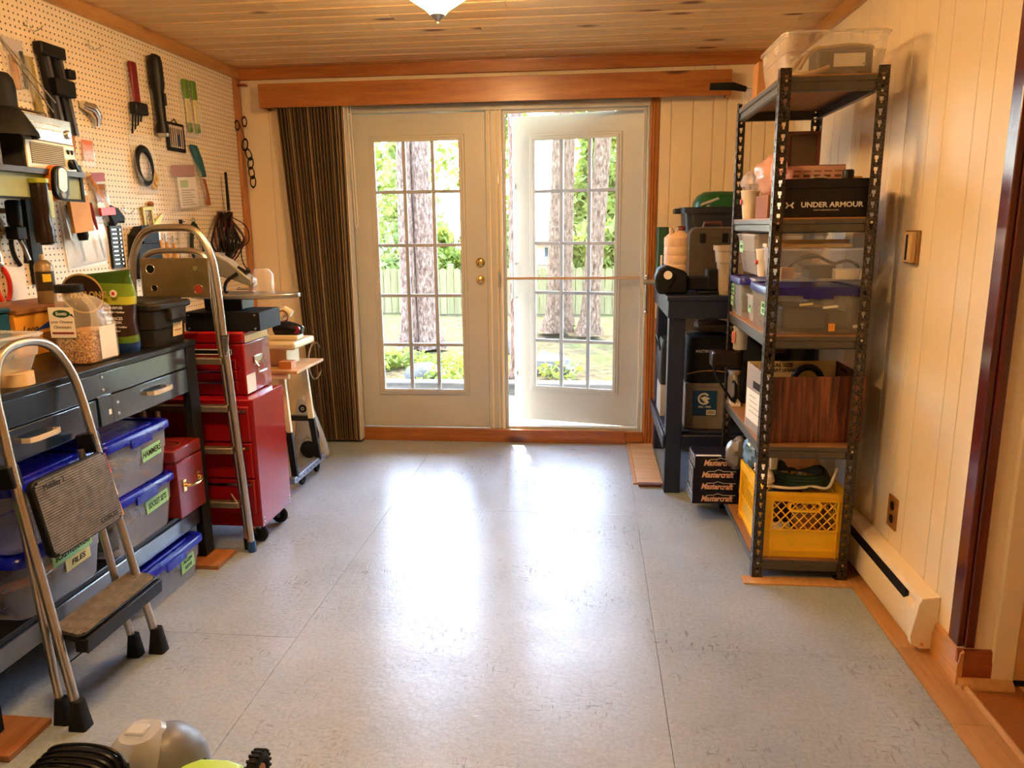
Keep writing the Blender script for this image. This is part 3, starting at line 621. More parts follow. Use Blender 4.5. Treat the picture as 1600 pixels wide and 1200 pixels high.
storage_bin('blue lidded clear bin labelled SCREWDRIVERS and FILES behind the step stool', (XB,2.10,.2755), .39, .33, .211, notes=(('SCREWDRIVERS',.03,.145,.19,.045,GREENTAPE,2),('FILES',.055,.10,.12,.04,YELTAPE,2)))
storage_bin('blue lidded clear bin hidden behind the folded step, above SCREWDRIVERS', (XB,2.10,.487), .39, .33, .222)
storage_bin('blue lidded clear bin labelled AWL at the photo edge', (XB-.06,1.66,.487), .38, .33, .205, notes=(('AWL',.14,.12,.11,.05,GREENTAPE,2),))
b = storage_bin('blue lidded clear bin with a round red sticker under AWL bin', (XB-.06,1.66,.2755), .38, .33, .211)
m = MB(); m.box(.166,.02,.03,.1672,.15,.16); build('sticker_card', m, PAPER, b)
m = MB(); m.lathe([(.035,0),(.035,.0008)], (.1675,.065,.12), 20, 'x'); build('red_disc', m, pm('red sticker', srgb(180,24,28), .5), b)
storage_bin('blue lidded clear bin labelled ALLEN standing on the floor under bench', (-1.81,2.645,.0005), .44, .33, .172, notes=(('ALLEN\nKEYS',.1,.085,.10,.06,GREENTAPE,2),))
# a few tools seen through the tubs
WOODH = wood('tool handle wood', srgb(176,116,62), srgb(206,152,92), 'y', 1, .45)
WOODHZ = wood('tool handle wood upright', srgb(176,116,62), srgb(206,152,92), 'z', 1, .45)
def hammer(loc, rz, label):
    T = thing('hammer', label, 'hammer', loc, rz); m = MB(); m.tube([(0,0,.014),(.1,0,.013),(.24,0,.016),(.26,0,.014)], [.011,.009,.014,.011], 10); build('handle', m, WOODH, T)
    m = MB(); m.tube([(0,-.05,.014),(0,.02,.014),(0,.03,.014),(0,.06,.014)], [.012,.010,.013,.013], 10); build('head', m, STEEL, T)
hammer((-1.93,2.52,.502), 20, 'wooden hammer lower in the HAMMERS bin'); hammer((-1.94,2.62,.535), 8, 'wooden hammer lying on top in the HAMMERS bin')
for k, (x, y, z, c, lb) in enumerate(((-1.86,2.02,.30,(180,30,24),'red handled screwdriver in the SCREWDRIVERS bin'),(-1.82,2.12,.30,(220,150,90),'tan handled screwdriver in the SCREWDRIVERS bin'),(-1.80,2.2,.30,(60,60,64),'dark handled screwdriver in the SCREWDRIVERS bin'))):
    T = thing('screwdriver', lb, 'screwdriver', (x,y,z), 60+20*k); m = MB(); m.tube([(0,0,.016),(.03,0,.016),(.09,0,.015),(.11,0,.01)], [.013,.017,.015,.008], 10); build('handle', m, pm('driver handle %d'%k, srgb(*c), .35), T); m = MB(); m.cyl((-.11,0,.016),(0,0,.016), .004); build('shaft', m, STEEL, T)
m = MB(); m.box(-.12,-.15,0,.12,.13,.07); m.box(-.10,-.12,.072,.10,.05,.12); build('socket_case', m, GREYD, loc=(-1.85,2.54,.284), bev=.006, label='dark socket case seen inside the SOCKET SETS bin', cat='case')
m = MB(); m.box(-.1,-.14,0,.1,.12,.10); build('parts_case', m, GREY, loc=(-1.85,2.645,.01), bev=.006, label='grey case seen inside the ALLEN bin', cat='case')
m = MB(); m.box(-.11,-.13,0,.11,.13,.09); build('parts_box', m, CARDD, loc=(-1.91,1.66,.284), bev=.004, label='brown box seen inside the red sticker bin', cat='box')

# red steel tool box on the shelf ---------------------------------------
T = thing('metal_toolbox', 'dark red steel tool box with brass handle beside the HAMMERS bin', 'toolbox', (-1.86,2.842,.276))
m = MB(); m.box(-.20,-.095,0,.20,.095,.235); build('body', m, REDD, T, bev=.004)
m = MB(); m.box(-.205,-.105,.236,.205,.105,.288); build('lid', m, REDD, T, bev=.006)
m = MB(); m.box(.2005,-.1,0,.208,.1,.232); build('front_plate', m, REDD, T, bev=.003)
h = MB(); h.tube(spline([(.21,-.055,.13),(.228,-.05,.13),(.238,0,.125),(.228,.05,.13),(.21,.055,.13)], 4), .007, 8); h.box(.208,-.068,.105,.2125,-.045,.155); h.box(.208,.045,.105,.2125,.068,.155); build('handle', h, BRASS, T, bev=.001)
m = MB(); m.holed([(.05*math.cos(R(a))+.12, .03*math.sin(R(a))) for a in range(0,360,15)], [(.04*math.cos(R(a))+.12, .022*math.sin(R(a))) for a in range(0,360,15)], 'z', .288, .2895); build('emblem', m, BRASS, T)

# ---------------------------------------------------------------- step stool (folded, leaning on the bench)
SS = thing('step_stool', 'folding two step stool with silver hoop leaning on the bench', 'step stool', (-1.478,2.03,0))
def lean(y, z, off=0): return (-.175*z+off, y, z)
TUBE = .0135
hp = [lean(-.205,.02)]+[lean(-.165,.75)]+[lean(-.15,.90), lean(-.135,1.0), lean(-.08,1.085), lean(.02,1.11), lean(.12,1.085), lean(.175,1.0), lean(.19,.9)]+[lean(.19,.75), lean(.205,.02)]
P = [hp[0]]+spline(hp[1:-1], 5)+[hp[-1]]
m = MB(); m.tube(P, TUBE, 10); build('hoop_frame', m, ALU, SS)
for s, yt, yb in ((-1,-.135,-.185),(1,.155,.175)):
    m = MB(); m.tube([lean(yt,.74,-.03), lean(yb,.02,-.07)], .012, 10); build('rear_leg', m, ALU, SS)
    m = MB(); m.loft([[(x*1.0+lean(yb,.0,-.07)[0],y+yb,z) for x,y in rrect(.05-.02*z/.08,.042-.012*z/.08,.008,2)] for z in (0,.08)]); build('foot', m, RUBBER, SS)
    yb2 = -.205 if s < 0 else .205
    m = MB(); m.loft([[(x-.004,y+yb2,z) for x,y in rrect(.056-.024*z/.09,.046-.014*z/.09,.008,2)] for z in (0,.09)]); build('foot', m, RUBBER, SS)
    y2 = -.165 if s < 0 else .19
    m = MB(); c = lean(y2,.755); m.at((c[0]-.012,c[1],c[2]), (0,-10,0)); m.box(-.038,-.02,-.032,.022,.02,.032); cl = build('hinge_clamp', m, BLACK, SS, bev=.004)
    for zz in (-.014,.012): mm = MB(); mm.at((c[0]-.012,c[1],c[2]), (0,-10,0)); mm.lathe([(.005,.022),(.004,.025),(.001,.026)], (0,0,zz), 8, 'x'); build('rivet', mm, STEEL, cl)
TREAD = None
def treadmat():
    m, n, p, o = newmat('ribbed tread'); v = coords(n, rnd=False); sp = n.nodes.new('ShaderNodeSeparateXYZ'); n.links.new(v, sp.inputs[0])
    c = ramp(n, nz(n, v, 40, 3), [(.3, srgb(96,86,72)), (.7, srgb(134,122,104))]); n.links.new(c, p.inputs['Base Color']); p.inputs['Roughness'].default_value = .5; p.inputs['Metallic'].default_value = .25; return m
TREAD = treadmat()
def stool_step(name, ang, loc, dx, wy):
    m = MB(); m.at(loc, (0,ang,0)); m.prism([(u,v) for u,v in rrect(dx, wy, .025, 4)], 'z', -.022, 0); st = build(name, m, BLACK, SS, bev=.003)
    nr = int(dx/.008); mm = MB(); mm.at(loc, (0,ang,0))
    for k in range(nr):
        x = -dx/2+.008+(dx-.016)*k/(nr-1); hw = wy/2-.008-(.016 if k in (0,nr-1) else .004 if k in (1,nr-2) else 0); mm.box(x-.0028,-hw,.0,x+.0028,hw,.0022)
    build('rib', mm, TREAD, st, kind='stuff'); return st
stool_step('upper_step', 80, (lean(.02,.615,.028)[0],.02,.615), .235, .335)
st = stool_step('lower_step', 12, (-.035,.022,.285), .105, .40)
m = MB(); m.at((.02,.022,.275)); m.loft([[(0,y,-.055),(.006,y,-.055),(.010,y,-.008),(0,y,-.006)] for y in (-.195,.195)]); m.box(-.03,-.198,-.05,.006,-.188,-.01); m.box(-.03,.188,-.05,.006,.198,-.01); build('fascia', m, BLACK, st, bev=.002)
ST = Matrix(((0,-.1736,.9848),(1,0,0),(0,.9848,.1736))); so = Vector((lean(.02,.615,.028)[0],.02,.615))
sp_ = lambda u, v: so+Vector((.1736*u+.9848*.0032, v, -.9848*u+.1736*.0032))
text('COSCO', .024, sp_(.088,.095), ST, INK, SS, shear=.2)
text('Mobility 2', .022, sp_(-.09,-.085), ST, INK, SS)
m = MB(); m.tube([lean(-.19,.19,.0), lean(.195,.19,.0)], .005, 8); build('brace_rod', m, CHROME, SS)
m = MB(); 
for z0, z1, k in ((.50,.56,0),(.57,.64,1),(.645,.715,2)):
    a, b_ = lean(.2+.0025,z0,.0138), lean(.1945+.0025,z1,.0138); m.c = k; m.loft([[(a[0],a[1]-.008,a[2]),(a[0],a[1]+.006,a[2]),(b_[0],b_[1]+.006,b_[2]),(b_[0],b_[1]-.008,b_[2])],[(a[0]+.001,a[1]-.008,a[2]),(a[0]+.001,a[1]+.006,a[2]),(b_[0]+.001,b_[1]+.006,b_[2]),(b_[0]+.001,b_[1]-.008,b_[2])]])
build('warning_sticker', m, [pm('sticker orange', srgb(226,150,60), .5), pm('sticker cream', srgb(230,214,180), .5), pm('sticker red', srgb(196,50,40), .5)], SS)

# ---------------------------------------------------------------- aluminium ladder standing between bench and tool chest
L = thing('step_ladder', 'folded aluminium step ladder with curved top rail between bench and chest', 'ladder', (-1.745,3.055,0))
P = [(-.235,0,.02)]+spline([(-.215,0,1.0),(-.205,0,1.2),(-.185,0,1.33),(-.12,0,1.425),(0,0,1.44),(.10,0,1.425),(.155,0,1.33),(.172,0,1.2),(.18,0,1.0)], 5)+[(.225,0,.03)]
m = MB(); m.tube(P, .0155, 12); build('front_rail', m, ALU, L)
P = [(-.18,.03,.03)]+spline([(-.17,.03,1.15),(-.165,.03,1.28),(-.13,.03,1.335),(0,.03,1.345),(.09,.03,1.335),(.125,.03,1.28),(.135,.03,1.15)], 4)+[(.195,.03,.03)]
m = MB(); m.tube(P, .0125, 10); build('rear_rail', m, ALU, L)
for x, y, mt in ((.227,0,pm('blue foot cap', srgb(24,70,120), .5)),(-.236,0,BLACKM),(.196,.03,BLACKM),(-.181,.03,BLACKM)):
    m = MB(); m.cyl((x,y,0),(x-.002,y,.05), .0185, n=12); build('foot_cap', m, mt, L)
TREADA = pm('ladder tread', (.30,.25,.18), .45, .8, var=.15, scale=30)
for z in (.23,.48,.67,.88): 
    hw = .19+.03*(1-z); m = MB(); m.box(-hw,-.028,z-.016,hw-.02,.012,z+.012); build('tread', m, TREADA, L, bev=.004)
o = rrect(.31,.165,.006,2,-.005,1.232)
def plate_with_holes():
    m = MB(); m.prism([(-.155,1.15),(.145,1.15),(.145,1.315),(-.155,1.315)], 'y', -.012, -.004); return m
m = plate_with_holes(); pl = build('platform_plate', m, pm('bronze plate', (.28,.21,.12), .38, .75, var=.15, scale=20), L, bev=.002)
for x, z, r_, mt in ((-.11,1.27,.019,BLACKM),(-.10,1.19,.014,BLACKM),(.09,1.272,.010,BRASS),(.095,1.185,.02,pm('red hole liner', srgb(170,60,40), .5))):
    m = MB(); m.lathe([(r_,-.0135),(r_,-.012)], (x,0,z), 18, 'y'); h = build('hole', m, mt, pl); m = MB(); m.torus((x,-.0135,z), r_, .0018, 'y', 20, 6); build('hole_rim', m, CHROME, pl)
m = MB(); m.prism([(.175,.99),(.215,.995),(.21,.965),(.20,.90),(.192,.90),(.185,.95)], 'y', -.021, -.016); br = build('hinge_bracket', m, CHROME, L, bev=.001)
for x, z in ((.186,.98),(.206,.98),(.197,.915)): m = MB(); m.lathe([(.005,-.024),(.004,-.022),(.004,-.02)], (x,0,z), 8, 'y'); build('rivet', m, STEEL, br)
for a in ((.16,.0,.28),(.2,.02,.2)): m = MB(); m.tube([(a[0],a[1]-.02,a[2]),(a[0]+.03,a[1]-.02,a[2]-.05)], .004, 6); build('spreader', m, STEEL, L)

# ---------------------------------------------------------------- red tool chests
TC = thing('rolling_tool_cabinet', 'red steel roll cabinet on castors, lower of the tool chests', 'cabinet', (-1.80,3.277,0))
m = MB(); m.box(-.32,-.155,.09,.31,.165,.69); build('body', m, REDP, TC, bev=.006)
m = MB(); m.box(.3102,-.16,.092,.313,.168,.692); build('side_panel', m, REDP, TC, bev=.001)
for k in range(3): 
    z = .16+k*.17; m = MB(); m.box(-.30,-.168,z,.29,-.1552,z+.16); d = build('drawer', m, REDP, TC, bev=.004); m = MB(); m.box(-.29,-.176,z+.135,.28,-.168,z+.145); build('trim_pull', m, CHROME, d)
for x, y in ((.27,-.11),(.27,.12),(-.28,-.11),(-.28,.12)):
    m = MB(); m.torus((x,y,.042), .03, .012, 'y', 18, 8); m.cyl((x,y-.012,.042),(x,y+.012,.042), .024); c = build('castor_wheel', m, RUBBER, TC)
    m = MB(); m.prism([(x-.024,.089),(x+.02,.089),(x+.008,.034),(x-.008,.034)], 'y', y-.020, y-.015); m.prism([(x-.024,.089),(x+.02,.089),(x+.008,.034),(x-.008,.034)], 'y', y+.015, y+.020); build('fork', m, CHROME, c)
for y in (-.14,.15): 
    for z in (.105,.125): m = MB(); m.torus((.314,y,z), .006, .0015, 'x', 12, 5); build('slot', m, CHROME, TC)
TC2 = thing('top_tool_chest', 'red steel top chest with chrome side handle standing on the roll cabinet', 'chest', (-1.84,3.33,.6925))
m = MB(); m.box(-.28,-.13,0,.29,.145,.235); build('body', m, REDP, TC2, bev=.006)
m = MB(); m.box(-.282,-.133,.237,.293,.148,.29); build('lid', m, REDP, TC2, bev=.01)
for k in range(3):
    z = .02+k*.05; m = MB(); m.box(-.26,-.14,z,.25,-.1305,z+.045); d = build('drawer', m, REDP, TC2, bev=.003); m = MB(); m.box(-.25,-.148,z+.036,.24,-.14,z+.043); build('trim_pull', m, CHROME, d)
m = MB(); m.box(.05,-.1335,.185,.24,-.131,.212); e = build('name_plate', m, BLACK, TC2); m = MB(); m.holed(rrect(.18,.025,.003,2,.145,.1985), rrect(.172,.018,.003,2,.145,.1985), 'y', -.135, -.1336); build('plate_border', m, WHITEINK, e)
m = MB(); m.box(.2905,-.04,.125,.2955,.045,.165); hb = build('handle_plate', m, CHROME, TC2, bev=.002)
m = MB(); m.tube([(.295,-.035,.14),(.312,-.04,.12),(.312,-.035,.09),(.312,.04,.09),(.312,.045,.12),(.295,.04,.14)], .0045, 8); build('drop_handle', m, CHROME, TC2)
m = MB(); m.box(.2905,-.125,.005,.2918,-.035,.09); build('instruction_sticker', m, PAPER, TC2)
m = MB(); m.box(.2935,-.12,.238,.2945,.12,.27); build('yellowed_tape', m, pm('amber tape', srgb(216,176,90), .35), TC2)
# black housing + scroll saw on the chest
m = MB(); m.box(-.18,-.10,0,.17,.13,.085); T = thing('sheet_metal_base', 'black sheet metal housing between red chest and scroll saw', 'housing', (-1.64,3.31,.984)); build('housing', m, BLACKM, T, bev=.003)
for x in (-.16,.15):
    for z in (.012,.072): m = MB(); m.lathe([(.005,-.1045),(.004,-.1025),(.004,-.10)], (x,0,z), 8, 'y'); build('screw', m, STEEL, T)
SW = thing('scroll_saw', 'grey scroll saw with round-ended table and clear guard on tool chest', 'saw', (-1.60,3.34,1.07))
m = MB(); pts = [(.26*math.cos(R(a))*(1 if abs(math.cos(R(a)))<.99 else 1), .115*math.sin(R(a))) for a in range(0,360,10)]; pts = [(x*1.0+.02,y-.02) for x,y in pts]; m.prism(pts, 'z', .055, .075); build('table', m, pm('cast grey table', (.42,.40,.37), .3, .85, var=.1), SW, bev=.004)
m = MB(); m.box(-.16,-.06,0,.02,.07,.055); build('base', m, GREYD, SW, bev=.005)
m = MB(); m.loft([[(x,y,z) for y,z in ((-.03+yo,zc-hh),(.04+yo,zc-hh),(.04+yo,zc+hh),(-.03+yo,zc+hh))] for x,zc,hh,yo in ((-.21,.20,.06,.02),(-.12,.205,.052,.02),(-.05,.18,.04,.01),(.03,.135,.022,0),(.06,.12,.016,0))]); build('upper_arm', m, pm('grey saw casting', srgb(142,138,130), .4), SW, bev=.006)
m = MB(); m.tube(spline([(.0,-.035,.165),(-.045,-.05,.13),(-.055,-.055,.09),(-.045,-.05,.078)], 4), .008, 8); build('blower_hose', m, BLACK, SW)
m = MB(); m.tube([(-.01,0,.19),(.02,-.01,.175),(.035,-.01,.16)], .008, 8); m.ell((.04,-.01,.175),(.012,.012,.014),10,6); build('tension_knob', m, BLACK, SW)
for x in (-.12,-.10,-.085): m = MB(); m.cyl((x,.02,.24),(x,.02,.255), .006, n=8); build('bolt', m, STEEL, SW)
m = MB(); m.tube([(.0,-.02,.10),(.0,-.05,.095),(.06,-.05,.095),(.07,-.02,.12)], .004, 6); m.cyl((.06,-.02,.08),(.06,-.02,.15),.004); build('blade_clamp', m, CHROME, SW)
m = MB(); rings = [[(.12+x,-.03+y,z) for x,y in rrect(.085,.075,.03,4)] for z in (.076,.16)]+[[(.115+x,-.03+y,.185) for x,y in rrect(.06,.05,.02,4)]]; m.loft(rings, caps=False); m.add(rings[-1], [tuple(range(len(rings[-1])))]); build('clear_guard', m, clear('clear guard', (.95,.96,.98), .1, .06), SW)

# ---------------------------------------------------------------- portable work stand behind the chests
W = thing('folding_work_stand', 'cream and black folding work stand on a castor behind the red chests', 'work stand', (-1.70,3.98,0))
CRM = pm('cream stand paint', srgb(222,206,164), .45, var=.06)
m = MB(); m.loft([[(x,y,z) for y,z in ((-.18,.80),(.12,.80),(.12,.84),(-.18,.84))] for x in (-.32,.14)]); build('jaw_board', m, CRM, W, bev=.012)
m = MB(); m.box(-.30,-.10,.70,.06,.08,.80); build('head_block', m, CRM, W, bev=.004)
m = MB(); m.box(-.32,-.24,.685,.17,.16,.70); build('shelf_board', m, wood('pale shelf ply', srgb(196,150,100), srgb(218,180,130), 'x', .6, .5), W, bev=.002)
m = MB(); m.box(-.32,-.235,.655,.12,-.21,.684); build('front_rail', m, CRM, W, bev=.002)
for x0, x1, y0, y1 in ((.055,.10,-.17,-.19),(-.28,-.32,-.17,-.19),(.06,.105,.13,.15),(-.28,-.32,.13,.15)):
    m = MB(); m.loft([[(x0+dx,y0+dy,.68) for dx,dy in ((-.017,-.012),(.017,-.012),(.017,.012),(-.017,.012))],[((x0+x1)/2+dx,(y0+y1)/2+dy,.35) for dx,dy in ((-.016,-.012),(.016,-.012),(.016,.012),(-.016,.012))]]); build('upper_leg', m, CRM, W)
    xm = (x0+x1)/2; m = MB(); m.loft([[(xm+dx,(y0+y1)/2+dy,.352) for dx,dy in ((-.017,-.012),(.017,-.012),(.017,.012),(-.017,.012))],[(x1+dx,y1+dy,.10) for dx,dy in ((-.016,-.012),(.016,-.012),(.016,.012),(-.016,.012))]]); build('lower_leg', m, BLACKM, W)
m = MB(); m.box(-.28,-.2,.33,.07,-.17,.36); m.box(-.28,.14,.33,.07,.17,.36); build('cross_bar', m, GREYD, W, bev=.003)
m = MB(); m.box(.075,-.24,.075,.115,.24,.11); fb = build('foot_bar', m, pm('grey steel bar', (.25,.26,.30), .4, .6), W, bev=.003)
for k in range(9): m = MB(); m.lathe([(.006,.1152),(.006,.1158)], (0,-.21+k*.052,.092), 10, 'x'); build('hole', m, BLACK, fb)
m = MB(); m.box(-.33,-.24,.075,-.29,.24,.11); build('foot_bar', m, pm('grey steel bar', (.25,.26,.30), .4, .6), W, bev=.003)
for x in (.07,-.31):
    for y in (-.03,.2): m = MB(); m.torus((x,y,.038), .026, .011, 'x', 16, 8); m.cyl((x-.008,y,.038),(x+.008,y,.038),.02); m.box(x-.018,y-.012,.04,x-.013,y+.012,.08); m.box(x+.013,y-.012,.04,x+.018,y+.012,.08); build('castor', m, RUBBER, W)
J = thing('belt_sander', 'cream and black power sander resting on the folding work stand', 'sander', (-1.64,3.92,.8415))
m = MB(); m.box(-.09,-.05,.0,.07,.05,.028); build('sole', m, CRM, J, bev=.008)
m = MB(); m.tube([(-.07,0,.06),(-.02,0,.065),(.05,0,.055),(.085,0,.05)], [.035,.042,.034,.02], 12); build('motor_body', m, BLACK, J)
m = MB(); m.tube([(-.05,0,.09),(-.04,0,.13),(.0,0,.155),(.03,0,.14)], [.025,.03,.028,.02], 12); build('handle', m, CRM, J)
m = MB(); m.cyl((.06,-.03,.055),(.06,.03,.055), .022); m.torus((-.01,-.03,.13), .03, .004, 'y', 16, 6); build('knob', m, CHROME, J)
m = MB(); m.box(-.02,-.05,0,.05,.02,.04); build('wood_block', m, wood('orange offcut', srgb(196,122,60), srgb(220,150,84), 'x', 1, .5), loc=(-1.63,3.84,.7005), bev=.002, label='small orange wood block on the lower board of work stand', cat='block')
# grey moulded guard
G = thing('plastic_guard', 'grey moulded plastic wheel guard standing by the blind', 'guard', (-1.69,4.46,.0))
f = lambda p: ((p[0]-505)/256, .012+(702-p[1])/256)
out = [f(p) for p in ((470,606),(478,602),(487,610),(496,635),(504,658),(511,682),(514,700),(506,706),(500,692),(494,676),(484,668),(475,674),(468,690),(464,705),(458,704),(460,680),(464,650),(466,625))]
m = MB(); m.prism(out, 'y', -.03, .03); build('shell', m, pm('grey moulded shell', srgb(186,186,180), .45), G, bev=.008)
m = MB(); m.lathe([(.026,-.031),(.026,-.034),(.02,-.034),(.018,-.028)], (f((479,621))[0],0,f((479,621))[1]), 20, 'y'); hb = build('hub_recess', m, BLACK, G)
m = MB(); m.torus((f((479,621))[0],-.035,f((479,621))[1]), .009, .003, 'y', 14, 6); build('hub_ring', m, GREYL, hb)
m = MB(); m.prism([f(p) for p in ((491,637),(497,641),(503,660),(503,670),(498,664),(492,650))], 'y', -.032, -.029); build('window_recess', m, GREYD, G)
m = MB(); m.torus((-.09,-.005,.055), .04, .016, 'y', 24, 10); m.cyl((-.09,-.02,.055),(-.09,.01,.055),.035); build('wheel', m, RUBBER, G)
m = MB(); m.torus((0,0,.30), .12, .006, 'x', 28, 6); build('wire_coil', m, GREYL, loc=(-1.80,4.72,.28), label='thin grey hoop leaning upright behind the plastic guard', cat='hoop')
# ================================================================ THINGS ON THE BENCH
ZB = .9755
T = storage_bin('open clear plastic tub on the near end of the bench', (-1.86,1.96,ZB), .46, .28, .15, lid=None, mat=CLEAR, rz=-6, taper=.82)
m = MB(); m.ell((0,0,.035),(.08,.12,.035),14,8,.5,3); build('parts_bag', m, clear('dusty bag', (.6,.56,.5), .4), loc=(-1.87,1.95,ZB+.012), label='crumpled bag of parts inside the open clear tub', cat='bag')
m = MB(); m.lathe([(.022,0),(.05,0),(.05,.038),(.022,.038)], (0,0,0), 24); m.cyl((-.02,-.02,.038),(-.02,-.02,.06),.012); build('tape_roll', m, pm('cream tape', srgb(222,196,150), .5), loc=(-1.735,2.075,ZB), label='cream roll of tape in front of the open clear tub', cat='tape')
# bird seed jug
JG = thing('seed_jug', 'clear bird seed jug with black lid and paper label', 'jug', (-1.79,2.50,ZB))
def sq(w, d, z, r=.03): return [(x,y,z) for x,y in rrect(d, w, r, 5)]
m = MB(); rings = [sq(.17,.12,0),sq(.185,.135,.01),sq(.185,.135,.13),sq(.165,.125,.15),sq(.165,.12,.19),[(x-.012,y-.02,z) for x,y,z in sq(.14,.10,.225,.04)],[(x-.022,y-.035,z) for x,y,z in sq(.09,.08,.24,.04)],[(x-.022,y-.035,z) for x,y,z in sq(.09,.08,.25,.04)]]
m.loft(rings, caps=False); m.add(rings[0], [tuple(range(len(rings[0])))]); build('jug_body', m, clear('jug plastic', (.8,.72,.56), .16, .08), JG)
m = MB(); m.loft([[(x-.022,y-.035,z) for x,y,z in q_] for q_ in (sq(.094,.084,.247,.042),sq(.098,.088,.252,.044),sq(.098,.088,.27,.044),sq(.09,.08,.274,.04))]); build('screw_lid', m, BLACK, JG)
def seedmat():
    m, n, p, o = newmat('bird seed'); v = coords(n); c = ramp(n, nz(n, v, 160, 3), [(.35, srgb(90,50,20)), (.5, srgb(190,120,50)), (.65, srgb(226,190,120))]); n.links.new(c, p.inputs['Base Color']); p.inputs['Roughness'].default_value = .8; bumpn(n, nz(n, v, 160, 2), p, .8, .01); return m
m = MB(); m.loft([sq(.175,.125,.004,.025),sq(.175,.125,.10,.025),sq(.16,.11,.112,.025)]); build('seed', m, seedmat(), JG, kind='stuff')
lb = MB(); lb.at((-.022,-.0945,.15)); lb.box(-.042,-.001,-.055,.05,.0,.05); q = build('front_label', lb, PAPER, JG)
m = MB(); m.prism([(.004+.032*math.cos(R(a))*1.0-.02,.178+.013*math.sin(R(a))) for a in range(0,360,15)], 'y', -.0965, -.0957); build('green_oval', m, pm('label green', srgb(20,80,40), .5), q)
text('Scotts', .016, (-.016,-.097,.178), '-y', WHITEINK, q, bold=.0004); text('pour Oiseaux', .0145, (-.018,-.0962,.15), '-y', pm('label brown', srgb(110,40,30), .6), q); text('Chanteurs', .0155, (-.018,-.0962,.132), '-y', pm('label brown', (0,0,0)), q)
m = MB(); m.box(-.058,-.0965,.108,.022,-.0957,.115); build('label_bar', m, pm('label red', srgb(130,30,30), .5), q)
m = MB(); m.prism([(.012,.175),(.03,.165),(.022,.178)], 'y', -.0965, -.0957); build('bird_mark', m, INK, q)
m = MB(); m.tube(spline([(.05,-.06,.23),(.075,-.06,.2),(.08,-.06,.15),(.072,-.06,.12)], 4), .012, 8); build('grip', m, clear('jug plastic', (.9,.8,.62)), JG)
m = MB(); m.box(.0685,-.03,.01,.0692,.06,.125); build('back_label', m, PAPER, JG)
# fertilizer bag
FB = thing('lawn_bag', 'green and brown grass seed fertilizer bag standing behind the jug', 'bag', (-1.85,2.70,ZB))
bg_, n, p, o = newmat('printed bag'); v = coords(n, rnd=False); sp = n.nodes.new('ShaderNodeSeparateXYZ'); n.links.new(v, sp.inputs[0])
zf = mth(n, 'DIVIDE', mth(n, 'ADD', sp.outputs[2], mth(n, 'MULTIPLY', nz(n, v, 5, 2), .02)), .30)
rp = n.nodes.new('ShaderNodeValToRGB'); rp.color_ramp.interpolation = 'CONSTANT'; e = rp.color_ramp.elements
for i, (pp, c) in enumerate(((0,(70,110,30)),(.03,(40,24,16)),(.03,(30,60,120)),(.16,(96,130,40)),(.24,(48,28,22)),(.64,(176,178,50)),(.74,(120,150,44)),(.90,(60,92,26)))):
    if i > 1: e.new(pp)
    e[i].position = pp; e[i].color = (*srgb(*c), 1)
n.links.new(zf, rp.inputs[0]); n.links.new(rp.outputs[0], p.inputs['Base Color']); p.inputs['Roughness'].default_value = .28; bumpn(n, nz(n, v, 11, 3), p, .35, .02)
m = MB(); rings = []
for z, d, w_ in ((0,.08,.235),(.02,.09,.245),(.12,.095,.25),(.22,.06,.25),(.275,.03,.25),(.30,.008,.25)): rings.append([(x+.006*math.sin(z*40), y+.006*math.sin(x*30+z*20), z+(.012*math.sin(x*14) if z > .25 else 0)) for x,y in rrect(w_, d, d*.45, 5)])
m.loft(rings); build('pouch', m, bg_, FB, smooth=60)
m = MB(); m.prism([(-.03+.085*math.cos(R(a)),.215+.075*math.sin(R(a))) for a in range(0,360,12)], 'y', -.053, -.049); d_ = build('round_badge', m, pm('badge brown', srgb(44,26,18), .4), FB, rot=(6,0,0), loc=(-.01,.018,.018))
m = MB(); m.holed([(-.03+.085*math.cos(R(a)),.215+.075*math.sin(R(a))) for a in range(0,360,12)],[(-.03+.079*math.cos(R(a)),.215+.069*math.sin(R(a))) for a in range(0,360,12)],'y',-.0545,-.053); build('badge_rim', m, pm('badge gold', srgb(190,160,90), .4), d_)
text('PROLONG', .034, (-.005,-.055,.21), '-y', pm('badge gold', (0,0,0)), d_, bold=.0012, sx=.9)
for s, sz, z in (('ALL-PURPOSE',.013,.172),('GRASS SEED + Fertilizer',.009,.156),('SEMENCES',.015,.132),('À GAZON',.013,.117),('TOUT USAGE + Fertilizer',.009,.100),('Covers 186 m²',.007,.085)): text(s, sz, (.07,-.0535,z), '-y', WHITEINK, FB, bold=.0003)
m = MB(); m.lathe([(.014,-.047),(.014,-.045)], (.075,0,.225), 16, 'y'); k = build('white_disc', m, PAPER, FB); m = MB(); m.prism([(.075+.009*math.sin(R(a))*(1 if i%2 else .55),.225+.009*math.cos(R(a))*(1 if i%2 else .55)) for i,a in enumerate(range(0,360,30))],'y',-.0482,-.0472); build('maple_leaf', m, pm('leaf red', srgb(190,30,30), .5), k)
